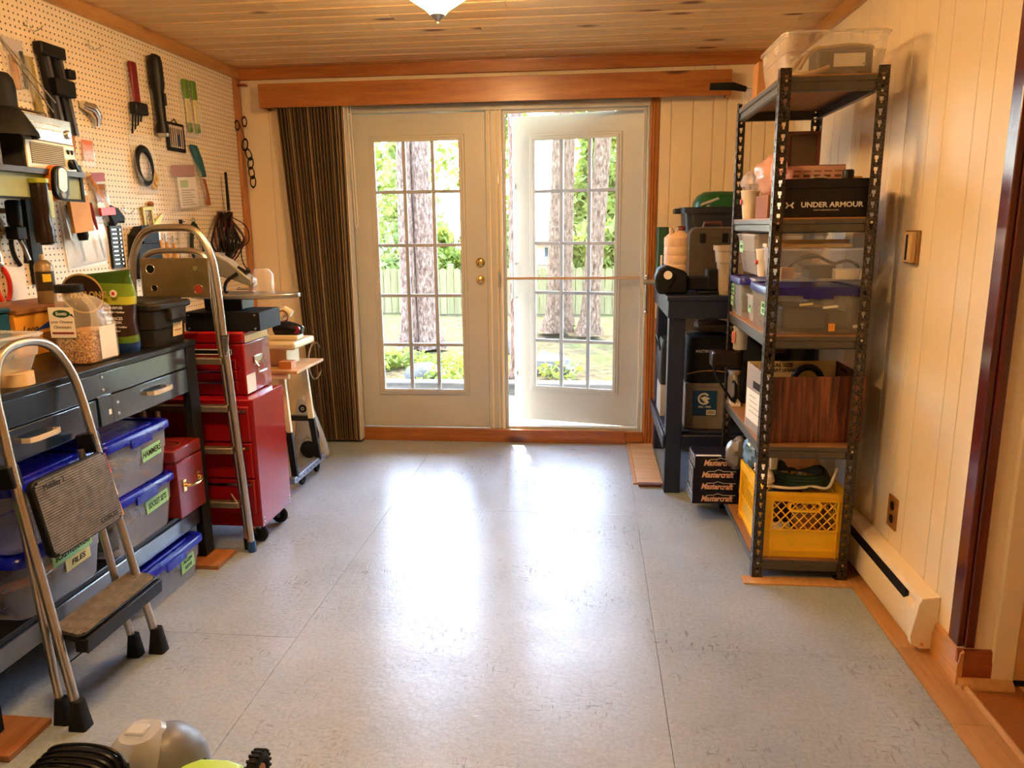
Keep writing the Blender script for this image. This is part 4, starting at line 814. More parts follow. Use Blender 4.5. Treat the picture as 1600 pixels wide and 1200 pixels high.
# dark tote
TT = thing('lidded_tote', 'dark grey lidded tote with a paper sticker on the far bench end', 'tote', (-1.885,2.90,ZB))
m = MB(); m.loft([[(x,y,z) for x,y in rrect(.40*k,.27*k,.04,2)] for z,k in ((0,.90),(.07,.93),(.072,.955),(.15,.985))]); build('tub', m, GREYD, TT, bev=.002)
m = MB(); m.loft([[(x,y,z) for x,y in rrect(.40*k,.27*k,.04,3)] for z,k in ((.145,1.02),(.15,1.05),(.168,1.05),(.172,1.02),(.172,.93),(.182,.91),(.182,.02))]); build('lid', m, GREYD, TT, bev=.002)
m = MB(); m.box(.185,-.055,.10,.218,.055,.15); build('latch', m, GREYD, TT, bev=.006)
m = MB(); m.at((.1905,.03,.085),(0,4,0)); m.box(0,-.035,-.055,.0015,.035,.055); k = build('price_sticker', m, pm('yellowed sticker', srgb(226,206,160), .6), TT)
for z in (.03,.015,.0,-.03): m = MB(); m.at((.1905,.03,.085),(0,4,0)); m.box(.0015,-.025,z-.003,.002,.025,z+.001); build('print_line', m, pm('print brown', srgb(150,120,80), .6), k)
# boxes at the back of the bench
m = MB(); m.box(-.08,-.13,0,.08,.13,.17); m.box(-.085,-.135,.172,.085,.135,.19); build('blue_case', m, pm('teal blue case', srgb(30,84,118), .4), loc=(-2.15,2.36,ZB), bev=.006, label='teal blue plastic case at the back of the bench behind tub', cat='case')
Y = thing('card_carton', 'yellow and blue printed carton at the back behind the jug', 'carton', (-2.15,2.66,ZB))
m = MB(); m.box(-.08,-.15,0,.08,.15,.16); build('carton', m, pm('yellow carton', srgb(226,158,50), .6), Y, bev=.002)
m = MB(); m.prism([(-.06,.09),(.14,.16),(.14,.10)], 'x', .0805, .081); build('blue_flash', m, pm('carton blue', srgb(30,60,150), .5), Y); m = MB(); m.box(.0805,-.02,.02,.081,.14,.08); build('dark_panel', m, CARDD, Y)
text('Leon', .04, (.0815,-.08,.10), '+x', INK, Y, shear=.3)
m = MB(); m.box(-.09,-.16,0,.09,.19,.015); m.box(-.09,-.16,.015,-.08,.19,.03); build('tin_tray', m, CARDD, loc=(-2.15,2.67,ZB+.1615), label='brown tray lying on top of the yellow carton', cat='tray')
SC = thing('spray_can', 'tan aerosol spray can with dark yellow label on the tray', 'can', (-2.13,2.77,ZB+.178))
m = MB(); m.lathe([(.031,0),(.033,.004),(.033,.145),(.028,.155),(.018,.166),(.014,.168)], (0,0,0), 20); build('can', m, pm('tan can', srgb(150,128,92), .35, .3), SC)
m = MB(); m.lathe([(.010,.168),(.010,.188),(.007,.19)], (0,0,0), 12); build('nozzle', m, PAPER, SC)
m = MB(); m.lathe([(.0335,.05),(.0335,.125)], (0,0,0), 20, caps=False); build('wrap_label', m, pm('can label', srgb(52,40,16), .4), SC); m = MB(); m.at((0,0,0),(0,0,-40)); m.box(.0335,-.015,.085,.0345,.015,.115); build('yellow_patch', m, pm('can yellow', srgb(230,200,50), .5), SC)

# ================================================================ THINGS ON THE PEGBOARD  (board face x = -2.275)
PX = -2.2735
def peg(name, label, cat, y, z, rot=None): return thing(name, label, cat, (PX,y,z), rot=rot)
def hook(y, z, label):
    m = MB(); m.tube([(-.001,0,.02),(.006,0,.02),(.006,0,-.012),(.03,.003,-.02),(.045,.012,-.01),(.046,.03,.006)], .0022, 6); m.tube([(.006,-.025,0),(.006,.02,0)], .0022, 6)
    build('peg_hook', m, STEEL, loc=(PX,y,z), label=label, cat='hook')
hook(3.43,2.25,'empty wire peg hook high on the pegboard right of dark pouch'); hook(3.55,1.53,'empty wire peg hook beside the hatchet head'); hook(3.05,2.24,'empty wire peg hook above the clear pouch')
def bag(T, w, h, mat=BAGGY, d=.025, name='film_bag', x0=.001):
    m = MB(); rings = []
    for z, dd, k in ((0,.004,1),(-.04,.006,1),(-.35*h,d*.6,.97),(-.75*h,d,1.0),(-.96*h,d*.5,1.0),(-h,.003,.98)): rings.append([(x0+.5*dd+.5*dd*cx, w*.5*k*cy_, z+.004*math.sin(cy_*7)) for cx,cy_ in ((-1,-1),(-1,-.4),(-1,.4),(-1,1),(1,1),(1,.4),(1,-.4),(1,-1))])
    m.loft(rings); return build(name, m, mat, T, smooth=70)
def card(T, y0, z0, y1, z1, x, mat, name='card', th=.0015):
    m = MB(); m.box(x,y0,z0,x+th,y1,z1); return build(name, m, mat, T)
# wall shelf with radio
S = thing('wall_shelf', 'dark wall shelf with pale green front board carrying the radio', 'shelf', (PX,2.25,1.64))
m = MB(); m.box(.0,-.95,0,.24,.70,.02); build('shelf_board', m, wood('dark shelf', srgb(40,24,14), srgb(64,40,24), 'y', 1, .4), S)
m = MB(); m.box(.20,-.95,-.085,.215,.705,-.001); build('front_board', m, pm('pale green board', srgb(150,164,124), .6), S); m = MB(); m.box(.215,.695,-.09,.222,.71,.0); m.box(.215,-.95,-.095,.222,.71,-.086); build('edging', m, BLACKM, S)
m = MB(); m.box(.0,.63,-.42,.02,.69,-.001); m.box(.02,.645,-.03,.20,.675,-.001); build('bracket', m, BLACKM, S)
RD = thing('table_radio', 'silver and cream table radio with slotted grille on wall shelf', 'radio', (-2.14,2.82,1.6605), rot=(0,0,4))
m = MB(); m.box(-.07,-.15,0,.06,.15,.20); build('cabinet', m, pm('dark radio back', srgb(60,58,54), .5), RD, bev=.006)
m = MB(); m.box(.0605,-.15,.0,.068,.15,.105); fp = build('front_panel', m, pm('cream radio front', srgb(232,228,206), .35), RD, bev=.004)
m = MB(); m.box(.0605,-.15,.107,.064,.15,.198); build('dial_panel', m, pm('silver dial', (.45,.46,.46), .25, .7), RD, bev=.003)
m = MB(); m.box(.0682,-.125,.018,.069,.075,.095); build('grille_back', m, pm('olive grille', srgb(90,84,56), .6), RD)
mm = MB()
for k in range(11): mm.box(.0692,-.125,.0185+k*.007,.0712,.075,.0215+k*.007)
build('grille_bars', mm, pm('grille bars', srgb(190,180,140), .5), RD)
m = MB(); m.lathe([(.02,.068),(.02,.085),(.016,.088)], (0,.112,.03), 18, 'x'); m.at((0,.112,.03),(30,0,0)); m.box(.086,-.004,-.02,.092,.004,.02); build('tuning_knob', m, BLACK, RD)
for y in (.10,.125): m = MB(); m.prism([(y-.006,.085),(y+.006,.085),(y,.068)], 'x', .068, .076); build('slider', m, BLACK, RD)
m = MB(); m.lathe([(.017,.064),(.017,.07),(.012,.074)], (0,.12,.145), 18, 'x'); build('dial_knob', m, CHROME, RD)
for z in (.15,.17): m = MB(); m.box(.064,-.12,z,.066,.08,z+.003); build('dial_line', m, PAPER, RD)
m = MB(); m.tube([(-.02,-.13,.198),(-.02,-.13,.225),(-.02,.13,.225),(-.02,.13,.198)], .006, 6); build('carry_handle', m, CHROME, RD)
m = MB(); m.box(-.09,-.17,0,.07,.15,.115); m.box(.071,-.12,.02,.075,.10,.09); build('wooden_case', m, wood('dark case', srgb(56,34,20), srgb(92,62,40), 'y', 1, .4), loc=(-2.16,2.44,1.6605), bev=.012, label='dark brown rounded case left of the radio on wall shelf', cat='case')
# desk lamp
DL = thing('work_lamp', 'black swing arm lamp with flared shade above the radio', 'lamp', (PX,2.62,1.98))
m = MB(); m.lathe([(.02,.005),(.045,0),(.058,-.02),(.062,-.05),(.062,-.115),(.075,-.13),(.115,-.20),(.118,-.215),(.11,-.213),(.07,-.13),(.055,-.1),(.05,-.02)], (.17,0,0), 24); build('shade', m, BLACKM, DL)
m = MB(); m.tube([(.17,-.03,.0),(.10,-.25,.30),(.03,-.4,.1)], .005, 6); m.box(0,-.44,.05,.03,-.36,.16); build('swing_arm', m, STEEL, DL)
m = MB(); m.tube([(.03,.12,.27),(.06,.44,-.07)], .003, 6); m.tube([(.03,.20,.20),(.06,.46,-.03)], .003, 6); build('antenna_rods', m, STEEL, loc=(PX,2.62,1.98), label='two thin wire rods crossing the pegboard diagonally above the radio', cat='rod')
# pouches at the upper left
T = peg('clear_pouch', 'clear plastic pouch of small tools hanging above the radio', 'pouch', 2.95, 2.18); bag(T, .14, .24); card(T, -.05, -.06, .05, -.01, .004, pm('pouch header', srgb(190,180,190), .5), 'header')
m = MB(); m.tube([(.012,-.02,-.07),(.012,-.015,-.20)], [.010,.014], 8); build('wood_tool', m, WOODHZ, T); m = MB(); m.tube([(.012,.03,-.05),(.012,.035,-.19)], .007, 8); build('dark_tool', m, GREYD, T)
T = peg('clamp_set', 'black bar clamp set hanging in a dark rack right of lamp', 'clamps', 3.14, 2.19)
m = MB(); m.box(.0,-.075,-.05,.04,.075,.0); build('rack', m, BLACK, T, bev=.006)
for k in range(4):
    y = -.06+k*.04; m = MB(); m.loft([[(.012+dx,y+dy+.05*t,-.05-.30*t) for dx,dy in ((-.004,-.009),(.012,-.009),(.012,.009),(-.004,.009))] for t in (0,.5,1)]); build('bar', m, BLACK if k%2==0 else pm('grey bar', srgb(70,72,80), .35), T)
m = MB(); m.box(.0,.075,-.12,.045,.12,-.08); m.box(.0,-.02,-.2,.05,.10,-.13); build('jaw', m, BLACKM, T, bev=.008)
m = MB(); m.prism([(-.02,-.0),(.02,0),(.05,-.22),(.02,-.24),(-.01,-.1)], 'x', .001, .012); build('yellow_square', m, pm('olive tool', srgb(150,130,60), .5), loc=(PX,3.02,2.12), label='olive coloured try square hanging between pouch and clamps', cat='square')
T = peg('silver_nozzle', 'silver spray nozzle hanging below the clamp set', 'nozzle', 3.36, 1.99); m = MB(); m.tube([(.02,-.05,-.01),(.03,.0,-.02),(.03,.03,-.05),(.02,.04,-.09)], [.018,.026,.022,.012], 10); build('body', m, CHROME, T)
T = peg('orange_packet', 'orange and white packet hanging right of the radio', 'packet', 3.33, 1.87); bag(T, .09, .16, d=.012); card(T, -.035, -.13, .035, -.04, .007, pm('orange print', srgb(226,120,60), .5))
m = MB(); m.prism([(-.03,0),(.012,.01),(.012,-.1),(-.01,-.18),(-.03,-.16)], 'x', .001,.006); build('tan_scraper', m, pm('tan scraper', srgb(176,120,70), .6), loc=(PX,3.24,1.90), label='narrow tan scraper hanging right of the radio dial', cat='scraper')
# inspection light, torch, kraft pouch, blister pack
T = peg('inspection_light', 'orange and black magnetic inspection light on green shelf front', 'light', 2.78, 1.61, rot=(-8,0,0)); X0 = .222
m = MB(); m.prism([(x,y) for x,y in rrect(.085,.135,.04,6)], 'x', X0, X0+.02); build('orange_back', m, pm('orange shell', srgb(224,120,24), .4), T)
m = MB(); m.prism([(x,y) for x,y in rrect(.078,.128,.037,6)], 'x', X0+.02, X0+.04); build('black_body', m, BLACK, T, bev=.004); m = MB(); m.prism([(x,y) for x,y in rrect(.045,.088,.02,6,0,.012)], 'x', X0+.04, X0+.043); build('lens', m, pm('pale lens', srgb(236,232,190), .2), T)
m = MB(); m.lathe([(.014,X0+.04),(.012,X0+.045)], (0,.0,-.045), 14, 'x'); build('button', m, GREY, T)
T = peg('torch_bottle', 'dark bottle shaped torch with lime cap below the green board', 'torch', 2.69, 1.61); m = MB(); m.lathe([(.03,0),(.033,-.02),(.032,-.10),(.028,-.15),(.034,-.17),(.034,-.22),(.02,-.23)], (.23,0,0), 18); build('body', m, pm('dark amber', srgb(36,22,14), .25), T); m = MB(); m.lathe([(.036,.012),(.036,-.004),(.03,-.006)], (.23,0,0), 18); build('cap', m, pm('lime cap', srgb(150,160,40), .4), T); m = MB(); m.box(.255,.005,-.13,.262,.025,-.03); build('lime_stripe', m, pm('lime cap', (0,0,0)), T)
m = MB(); m.box(0.001,-.02,-.02,.2,.02,-.008); build('holder', m, BLACKM, T)
T = peg('kraft_pouch', 'clear pouch holding a kraft paper pad, right of green shelf front', 'pouch', 3.06, 1.66, rot=(5,0,0)); m = MB(); m.box(.10,-.06,-.235,.118,.065,-.085); build('kraft_pad', m, pm('kraft paper', srgb(214,160,96), .7), T, bev=.002); card(T, -.06, -.082, .065, .0, .105, clear('pouch film', (.85,.75,.6), .5), 'film_top'); m = MB(); m.box(.0,-.05,-.02,.10,.05,-.012); build('hanger', m, STEEL, T)
T = peg('ribbed_torch', 'long black ribbed torch hanging beside the kraft pouch', 'torch', 3.16, 1.71, rot=(3,0,0)); pr = [(.012,.0),(.034,-.004),(.036,-.04),(.026,-.06)]
for k in range(9): pr += [(.024,-.065-k*.018),(.02,-.075-k*.018)]
pr += [(.02,-.25),(.024,-.3),(.018,-.32)]
m = MB(); m.lathe(pr, (.04,0,0), 18); build('body', m, BLACK, T); m = MB(); m.torus((.04,0,.02), .016, .0025, 'x', 16, 6); build('loop', m, BLACK, T)
T = peg('tool_blister', 'large clear blister pack with two knives on pegboard', 'blister', 3.22, 1.60, rot=(4,0,0)); m = MB(); m.box(0,-.135,-.33,.002,.135,0); build('backing', m, clear('blister sheet', (.95,.95,.95), .55, .15), T); bag(T, .25, .32, clear('blister dome', (.97,.97,.97), .2, .05), .03, 'dome', .003)
for y, c, nm in ((-.07,(30,60,34),'green'),(.07,(120,22,22),'red')): m = MB(); m.tube([(.02,y-.02,-.05),(.02,y,-.17)], [.012,.010], 8); build('handle', m, pm(nm+' handle', srgb(*c), .4), T); m = MB(); m.prism([(y,-.17),(y+.016,-.17),(y+.035,-.29),(y+.025,-.30)], 'x', .018, .021); build('blade', m, pm('dark blade', (.1,.1,.1), .35, .8), T)
T = peg('scissor_packet', 'hanging packet with red header and red block above the bag', 'packet', 3.345, 1.69, rot=(4,0,0)); card(T, -.045, -.04, .045, .0, .03, pm('red header', srgb(150,50,44), .5), 'header'); bag(T, .10, .23, d=.03, x0=.015); card(T, -.05, -.19, .055, -.155, .04, pm('bright red strip', srgb(214,44,26), .4), 'red_block', .012); card(T, -.03, -.13, .035, -.05, .02, CARDD, 'tool_shape', .012); card(T, -.04, -.16, .045, -.135, .03, PAPER, 'white_card')
H = peg('hatchet', 'wooden handled hatchet hanging head down on the pegboard', 'hatchet', 3.33, 1.67); m = MB(); m.tube(spline([(.02,-.03,0),(.025,.02,-.08),(.025,.075,-.15)], 4), [.011+.0006*i for i in range(9)], 8); build('handle', m, WOODHZ, H); m = MB(); m.prism([(.06,-.12),(.12,-.135),(.165,-.175),(.16,-.205),(.115,-.20),(.08,-.22),(.045,-.17)], 'x', .008, .045); build('head', m, BLACKM, H, bev=.006)
T = peg('socket_rail', 'black socket rail with silver sockets hanging above the grass bag', 'socket rail', 3.455, 1.455); m = MB(); m.box(0,-.045,-.20,.015,.045,0); build('rail', m, BLACK, T)
for k in range(9): m = MB(); m.cyl((.015,.02,-.02-k*.02),(.022,.02,-.02-k*.02),.005,n=8); m.box(.015,-.035,-.0225-k*.02,.017,.0,-.0175-k*.02); build('socket', m, CHROME, T)
# upper right group
T = peg('hex_key_pack', 'red screwdriver in a clear pack with black hex keys below', 'tool pack', 3.73, 2.29, rot=(2,0,0)); bag(T, .11, .33); m = MB(); m.box(.012,-.035,-.24,.03,.02,-.05); build('red_body', m, pm('deep red tool', srgb(120,20,22), .4), T, bev=.006); m = MB(); m.box(.008,-.06,-.30,.05,.045,-.24); build('key_holder', m, BLACK, T, bev=.008)
for k in range(4): m = MB(); m.tube([(.02+.006*k,-.05+.016*k,-.29),(.02+.006*k,-.075+.018*k,-.39+.02*k)], .005, 6); build('hex_key', m, BLACKM, T)
T = peg('long_torch', 'long black torch hanging on the pegboard right of hex keys', 'torch', 3.90, 2.31, rot=(2,0,0)); m = MB(); m.lathe([(.012,.0),(.03,-.012),(.036,-.04),(.036,-.15),(.028,-.19),(.026,-.33),(.034,-.36),(.034,-.385),(.02,-.39)], (.038,0,0), 18); build('barrel', m, BLACK, T); m = MB(); m.lathe([(.03,-.385),(.028,-.40),(.01,-.405)], (.038,0,0), 18); build('bezel', m, STEEL, T); m = MB(); m.box(.07,-.01,-.25,.074,.01,-.19); build('switch', m, GREYD, T)
T = peg('green_tool_pack', 'clear pack with two green handled levels near the corner', 'tool pack', 4.27, 2.26); bag(T, .19, .32, d=.03)
for k, y in enumerate((-.045,.04)):
    [build('green_end', MB().box(.008,y-w1,z0,.025,y+w2,z1), pm('green tool', srgb(96,140,44), .4), T, bev=.005, rot=(3,0,0)) for w1,w2,z0,z1 in ((.025,.025,-.11,-.01),(.018,.02,-.29,-.24))]; m = MB(); m.box(.010,y-.016,-.24,.022,y+.018,-.11); build('yellow_bar', m, pm('pale yellow bar', srgb(226,214,140), .4), T, bev=.004, rot=(3,0,0))
T = peg('bit_card', 'black and white bit set card hanging left of teal saw', 'card', 4.09, 2.0); card(T, -.09, -.15, .09, 0, .003, BLACKM, th=.008); card(T, -.065, -.13, .07, -.015, .0115, pm('bit card print', srgb(196,180,166), .5), 'print')
for k in range(6): card(T, -.06+k*.022, -.125, -.054+k*.022, -.03, .0135, INK, 'bit')
card(T, .01, -.12, .035, -.06, .0135, pm('bit blue', srgb(40,80,150), .5), 'blue_patch'); m = MB(); m.tube([(.005,-.03,0),(.008,0,.02),(.005,.03,0)], .003, 6); build('hang_tab', m, BLACK, T)
T = peg('cable_pack', 'clear packet with black coiled cable and tan cord', 'packet', 3.75, 1.90, rot=(3,0,0)); bag(T, .19, .29, d=.03)
m = MB(); m.torus((0,0,0), .062, .014, 'x', 24, 8); build('black_coil', m, BLACK, T, loc=(.018,-.015,-.15)); bpy.data.objects['black_coil'].scale = (1,1,1.35)
m = MB(); m.torus((0,0,0), .026, .009, 'x', 18, 6); m.torus((.012,0,0), .016, .007, 'x', 18, 6); o_ = build('tan_cord', m, pm('tan cord', srgb(214,176,110), .6), T, loc=(.02,.055,-.215)); o_.scale = (1,1,1.6)
T = peg('manual_bag', 'large clear bag holding manuals with a dull red header', 'bag', 4.10, 1.87, rot=(4,0,0)); bag(T, .36, .34, d=.05); card(T, -.11, -.15, .13, -.09, .018, pm('dull red header', srgb(150,62,54), .5), 'red_header'); card(T, -.075, -.32, .12, -.155, .022, PAPER, 'manual'); card(T, -.05, -.21, .03, -.17, .024, pm('manual green', srgb(150,180,96), .6), 'green_print')
for k in range(7): card(T, -.05, -.305+k*.013, .09-.02*(k%3), -.30+k*.013, .024, pm('manual text', srgb(150,140,120), .7), 'text_line')
T = peg('teal_saw', 'teal handled folding saw with orange blade cover near the corner', 'saw', 4.27, 1.90); m = MB(); m.loft([[(.01+dx,y+dy,z) for dx,dy in ((0,-.03),(.025,-.03),(.025,.03),(0,.03))] for y,z in ((-.03,0),(.02,-.08),(.05,-.17))]); build('handle', m, pm('teal plastic', srgb(30,92,100), .4), T, bev=.006); m = MB(); m.loft([[(.012+dx,y+dy,z) for dx,dy in ((0,-.022),(.012,-.022),(.012,.022),(0,.022))] for y,z in ((.055,-.18),(.085,-.26),(.095,-.33))]); build('cover', m, pm('burnt orange', srgb(160,88,30), .45), T, bev=.004)
m = MB(); m.tube([(.06,-.02,.52),(.05,.0,.25),(.012,.01,0)], [.008,.011,.010], 8); build('dark_rod', m, BLACKM, loc=(PX,4.55,1.25), label='slim dark rod leaning on the pegboard near the corner', cat='rod')
# wires
rg = random.Random(4); WR = peg('wire_bundle', 'large hanging bundle of black and dark red cords in the corner', 'cords', 4.48, 1.53)
for k in range(14):
    y0 = rg.uniform(-.05,.07); pts = [(.03+rg.uniform(0,.05),y0,0)]; sx = rg.uniform(.05,.17); zz = rg.uniform(.2,.34)
    pts += [(.05+rg.uniform(0,.06),y0-sx*.8,-zz*.35),(.05+rg.uniform(0,.06),y0-sx,-zz*.75),(.06,y0-.02,-zz),(.05+rg.uniform(0,.06),y0+sx*.7,-zz*.7),(.05,y0+sx*.45,-zz*.25),(.03,y0+.01,0)]
    m = MB(); m.tube(spline(pts, 5), rg.uniform(.004,.007), 6); build('cord', m, [BLACK, pm('dark red cord', srgb(64,14,14), .5), GREYD][k%3], WR)
m = MB(); m.tube([(0,.01,.01),(.09,.01,.01),(.09,.01,.03)], .004, 6); build('hanger', m, STEEL, WR)
m = MB(); m.tube(spline([(.05,.08,-.02),(.09,.2,-.08),(.08,.25,-.17),(.06,.18,-.22),(.05,.2,-.3),(.06,.24,-.36)], 6), .0035, 6); build('loose_end', m, BLACK, WR)
for k, (yy, zz, c, lb) in enumerate(((3.66,1.46,0,'left'),(3.9,1.44,1,'mid'))):
    pass
T = peg('leather_pouch', 'black leather tool pouch hanging behind the ladder top', 'pouch', 3.655, 1.455); m = MB(); m.prism([(-.10,-.05),(-.05,-.005),(.05,0),(.09,-.06),(.12,-.26),(-.13,-.26)], 'x', .002, .06); build('pocket', m, BLACKM, T, bev=.012); m = MB(); m.prism([(-.08,-.0),(.07,0),(.06,-.09),(-.07,-.09)], 'x', .061, .07); build('flap', m, BLACKM, T, bev=.003)
T = peg('brass_caliper', 'brass framed gauge with wing hanging above the ladder top', 'gauge', 3.74, 1.56, rot=(4,0,0)); m = MB(); m.box(.004,-.045,-.17,.014,-.03,-.02); m.box(.004,.03,-.17,.014,.045,-.02); m.box(.004,-.05,-.03,.018,.05,-.01); build('frame', m, pm('aged brass', srgb(176,150,80), .35, .6), T, bev=.002); m = MB(); m.ell((.012,.035,.0),(.016,.018,.014),12,8); build('knob', m, CARDD, T); m = MB(); m.prism([(.04,-.10),(.13,-.05),(.135,-.065),(.06,-.14)], 'x', .006, .012); build('wing', m, pm('lime brass', srgb(214,206,120), .35, .3), T); m = MB(); m.torus((.01,0,-.08), .025, .003, 'x', 18, 6); build('spring', m, STEEL, T)
for k, (y, c) in enumerate(((3.82,'short'),(3.88,'middle'),(3.95,'long'))):
    T = peg('hand_file', c+' file with yellow wooden handle hanging behind the ladder', 'file', y, 1.42-.01*k); m = MB(); m.tube([(.014,0,-.04),(.014,.005,-.10),(.014,.01,-.17-.015*k)], [.008,.011,.008], 8); build('handle', m, pm('yellow wood handle', srgb(206,150,62), .4), T); m = MB(); m.box(.011,-.006,-.045,.016,.006,.0); build('blade', m, STEEL, T)
T = peg('grease_bottle', 'clear bottle with black pump cap hanging near the cords', 'bottle', 4.02, 1.475); m = MB(); m.lathe([(.02,-.2),(.022,-.19),(.022,-.06),(.012,-.045)], (.028,0,0), 14); build('bottle', m, CLEARB, T); m = MB(); m.lathe([(.02,-.045),(.02,-.015),(.01,-.012),(.01,.01),(.006,.012)], (.028,0,0), 14); m.tube([(.028,0,.0),(.028,.04,.0)], .003, 6); build('pump_cap', m, BLACK, T); m = MB(); m.box(0,-.012,-.1,.01,.012,-.09); build('clip', m, STEEL, T)
T = peg('green_strap', 'dark green webbing strap loop hanging left of the cords', 'strap', 4.17, 1.47); m = MB(); m.tube(spline([(.02,0,0),(.03,-.04,-.05),(.03,-.06,-.14),(.03,-.02,-.22),(.03,.06,-.2),(.03,.07,-.1),(.02,.01,-.01)], 5), .011, 8); build('loop', m, pm('dark green web', srgb(28,46,36), .7), T); m = MB(); m.torus((.02,0,.012), .014, .003, 'x', 14, 6); build('ring', m, STEEL, T)
# lower left cluster: pliers and wrenches under the green board
def pliers(y, z, mat, label, tilt=0, open_=.018):
    T = peg('pliers', label, 'pliers', y, z, rot=(tilt,0,0))
    for s in (-1, 1):
        m = MB(); m.tube(spline([(.02,s*.004,0),(.022,s*(.012+open_),-.05),(.022,s*(.014+open_),-.10),(.022,s*(.006+open_*.6),-.14)], 4), [.006]*2+[.009]*11, 8); build('grip', m, mat, T)
        m = MB(); m.prism([(s*.002,-.01),(s*.014,0),(s*.012,.03),(s*.003,.065),(s*.001,.06)], 'x', .014, .026); build('jaw', m, STEEL, T, bev=.002)
    m = MB(); m.lathe([(.011,.0),(.011,.03),(.008,.032)], (0,0,0), 14, 'x'); build('pivot', m, STEEL, T)
pliers(2.70, 1.31, pm('red grip', srgb(206,48,28), .35), 'red handled pliers on the pegboard left of spray can')
pliers(2.62, 1.42, BLACK, 'black handled pliers on the pegboard above red pliers', 8); pliers(2.52, 1.38, pm('grey grip', srgb(120,120,120), .4), 'grey handled pliers on the pegboard at the photo edge', -6)
pliers(2.79, 1.44, BLACK, 'black handled pliers on the pegboard above the spray can', 12)
for k, (y, z, L_, lb) in enumerate(((2.56,1.50,.20,'longest chrome wrench hanging at the left end of the pegboard'),(2.60,1.36,.15,'short chrome wrench hanging beside the grey pliers'),(2.66,1.47,.17,'middle sized chrome wrench hanging above the red pliers'))):
    T = peg('wrench', lb, 'wrench', y, z, rot=(6-5*k,0,0)); m = MB(); m.box(.012,-.007,-L_,.018,.007,-.02); build('shank', m, CHROME, T, bev=.002); m = MB(); m.holed([(.018*math.cos(R(a)),.018*math.sin(R(a))-.01) for a in range(0,360,20)],[(.010*math.cos(R(a)),.010*math.sin(R(a))-.01) for a in range(0,360,20)],'x',.010,.020); m.prism([(-.016,-L_-.03),(-.006,-L_-.014),(.006,-L_-.014),(.016,-L_-.03),(.018,-L_),(.007,-L_+.012),(-.007,-L_+.012),(-.018,-L_)], 'x', .010, .020); build('jaws', m, CHROME, T, bev=.001); m = MB(); m.tube([(0,0,0),(.03,0,-.002)], .003, 6); build('hook', m, STEEL, T)
T = peg('wire_brush', 'round copper wire brush hanging at the left pegboard end', 'brush', 2.60, 1.27); m = MB()
for k in range(26): a = R(k*360/26); m.tube([(.03,0,0),(.03+.008*math.sin(k*3),.035*math.cos(a),.035*math.sin(a))], .0016, 4)
build('bristles', m, pm('copper', (.5,.25,.12), .4, .9), T, kind='stuff'); m = MB(); m.cyl((0,0,0),(.045,0,0),.008); m.tube([(.03,0,0),(.03,.02,-.12)], .004, 6); build('shank', m, STEEL, T)
T = peg('caulk_gun', 'dark metal caulking gun hanging below the lime capped torch', 'caulking gun', 2.76, 1.50); m = MB(); m.lathe([(.02,.05),(.027,.04),(.027,-.03),(.02,-.05)], (.06,0,0), 14); m.box(.03,-.02,-.10,.08,.03,-.05); build('barrel', m, BLACKM, T, bev=.004); m = MB(); m.tube(spline([(.06,.01,-.1),(.05,.04,-.13),(.05,.06,-.18)], 4), .008, 8); build('trigger', m, STEEL, T); m = MB(); m.box(.0,-.01,.0,.04,.01,.02); build('hook', m, STEEL, T)
m = MB(); m.prism([(-.05,0),(.05,0),(.055,-.14),(-.045,-.14)], 'x', .001, .012); build('white_card', m, PAPER, loc=(PX,2.78,1.30), label='white card hanging on the pegboard behind the red pliers', cat='card')
T = peg('red_box', 'red topped white carton at the extreme left above the radio', 'carton', 2.60, 2.02); m = MB(); m.box(0,-.08,-.2,.06,.06,-.045); build('white_part', m, PAPER, T); m = MB(); m.box(0,-.08,-.044,.061,.061,.0); build('red_top', m, pm('carton red', srgb(190,30,26), .5), T)
m = MB(); m.tube([(.03,-.10,.0),(.03,0,.01),(.03,.07,-.01)], [.03,.025,.012], 10); m.cyl((0,-.05,0),(.03,-.05,0),.006); build('navy_grip', m, pm('navy grip', srgb(24,24,60), .5), loc=(PX,2.66,2.27), label='navy tool grip hanging at the extreme upper left', cat='grip')
# cord loops on the corner post
T = thing('black_lanyard', 'thin black cord with oval loops hanging on the corner post', 'lanyard', (-2.25,4.845,2.10))
for y, z, s in ((.0,-.02,0),(.06,.0,1)): m = MB(); m.torus((0,0,0), .024, .005, 'y', 18, 6); o_ = build('oval_ring', m, BLACK, T, loc=(-.012+.05*s,-.003,-.02+.02*s-.0)); o_.scale = (.62,1,1.2)
for k, (x, z, rr_) in enumerate(((.03,-.14,10),(.05,-.20,-18),(.058,-.255,8),(.06,-.315,-6),(.065,-.37,4))): m = MB(); m.torus((0,0,0), .03, .006, 'y', 18, 6); o_ = build('oval_ring', m, BLACK, T, loc=(x,-.004,z), rot=(0,rr_,0)); o_.scale = (.6,1,1.15)
m = MB(); m.tube([(.0,0,.0),(.03,-.003,-.1)], .002, 5); build('cord', m, BLACK, T)
m = MB(); m.lathe([(.002,0),(.03,-.004),(.034,-.012),(.012,-.016)], (0,0,0), 16); build('wooden_disc', m, REDBASE, loc=(-2.225,4.88,2.335), label='flat dark wooden disc at the corner under the crown trim', cat='disc')
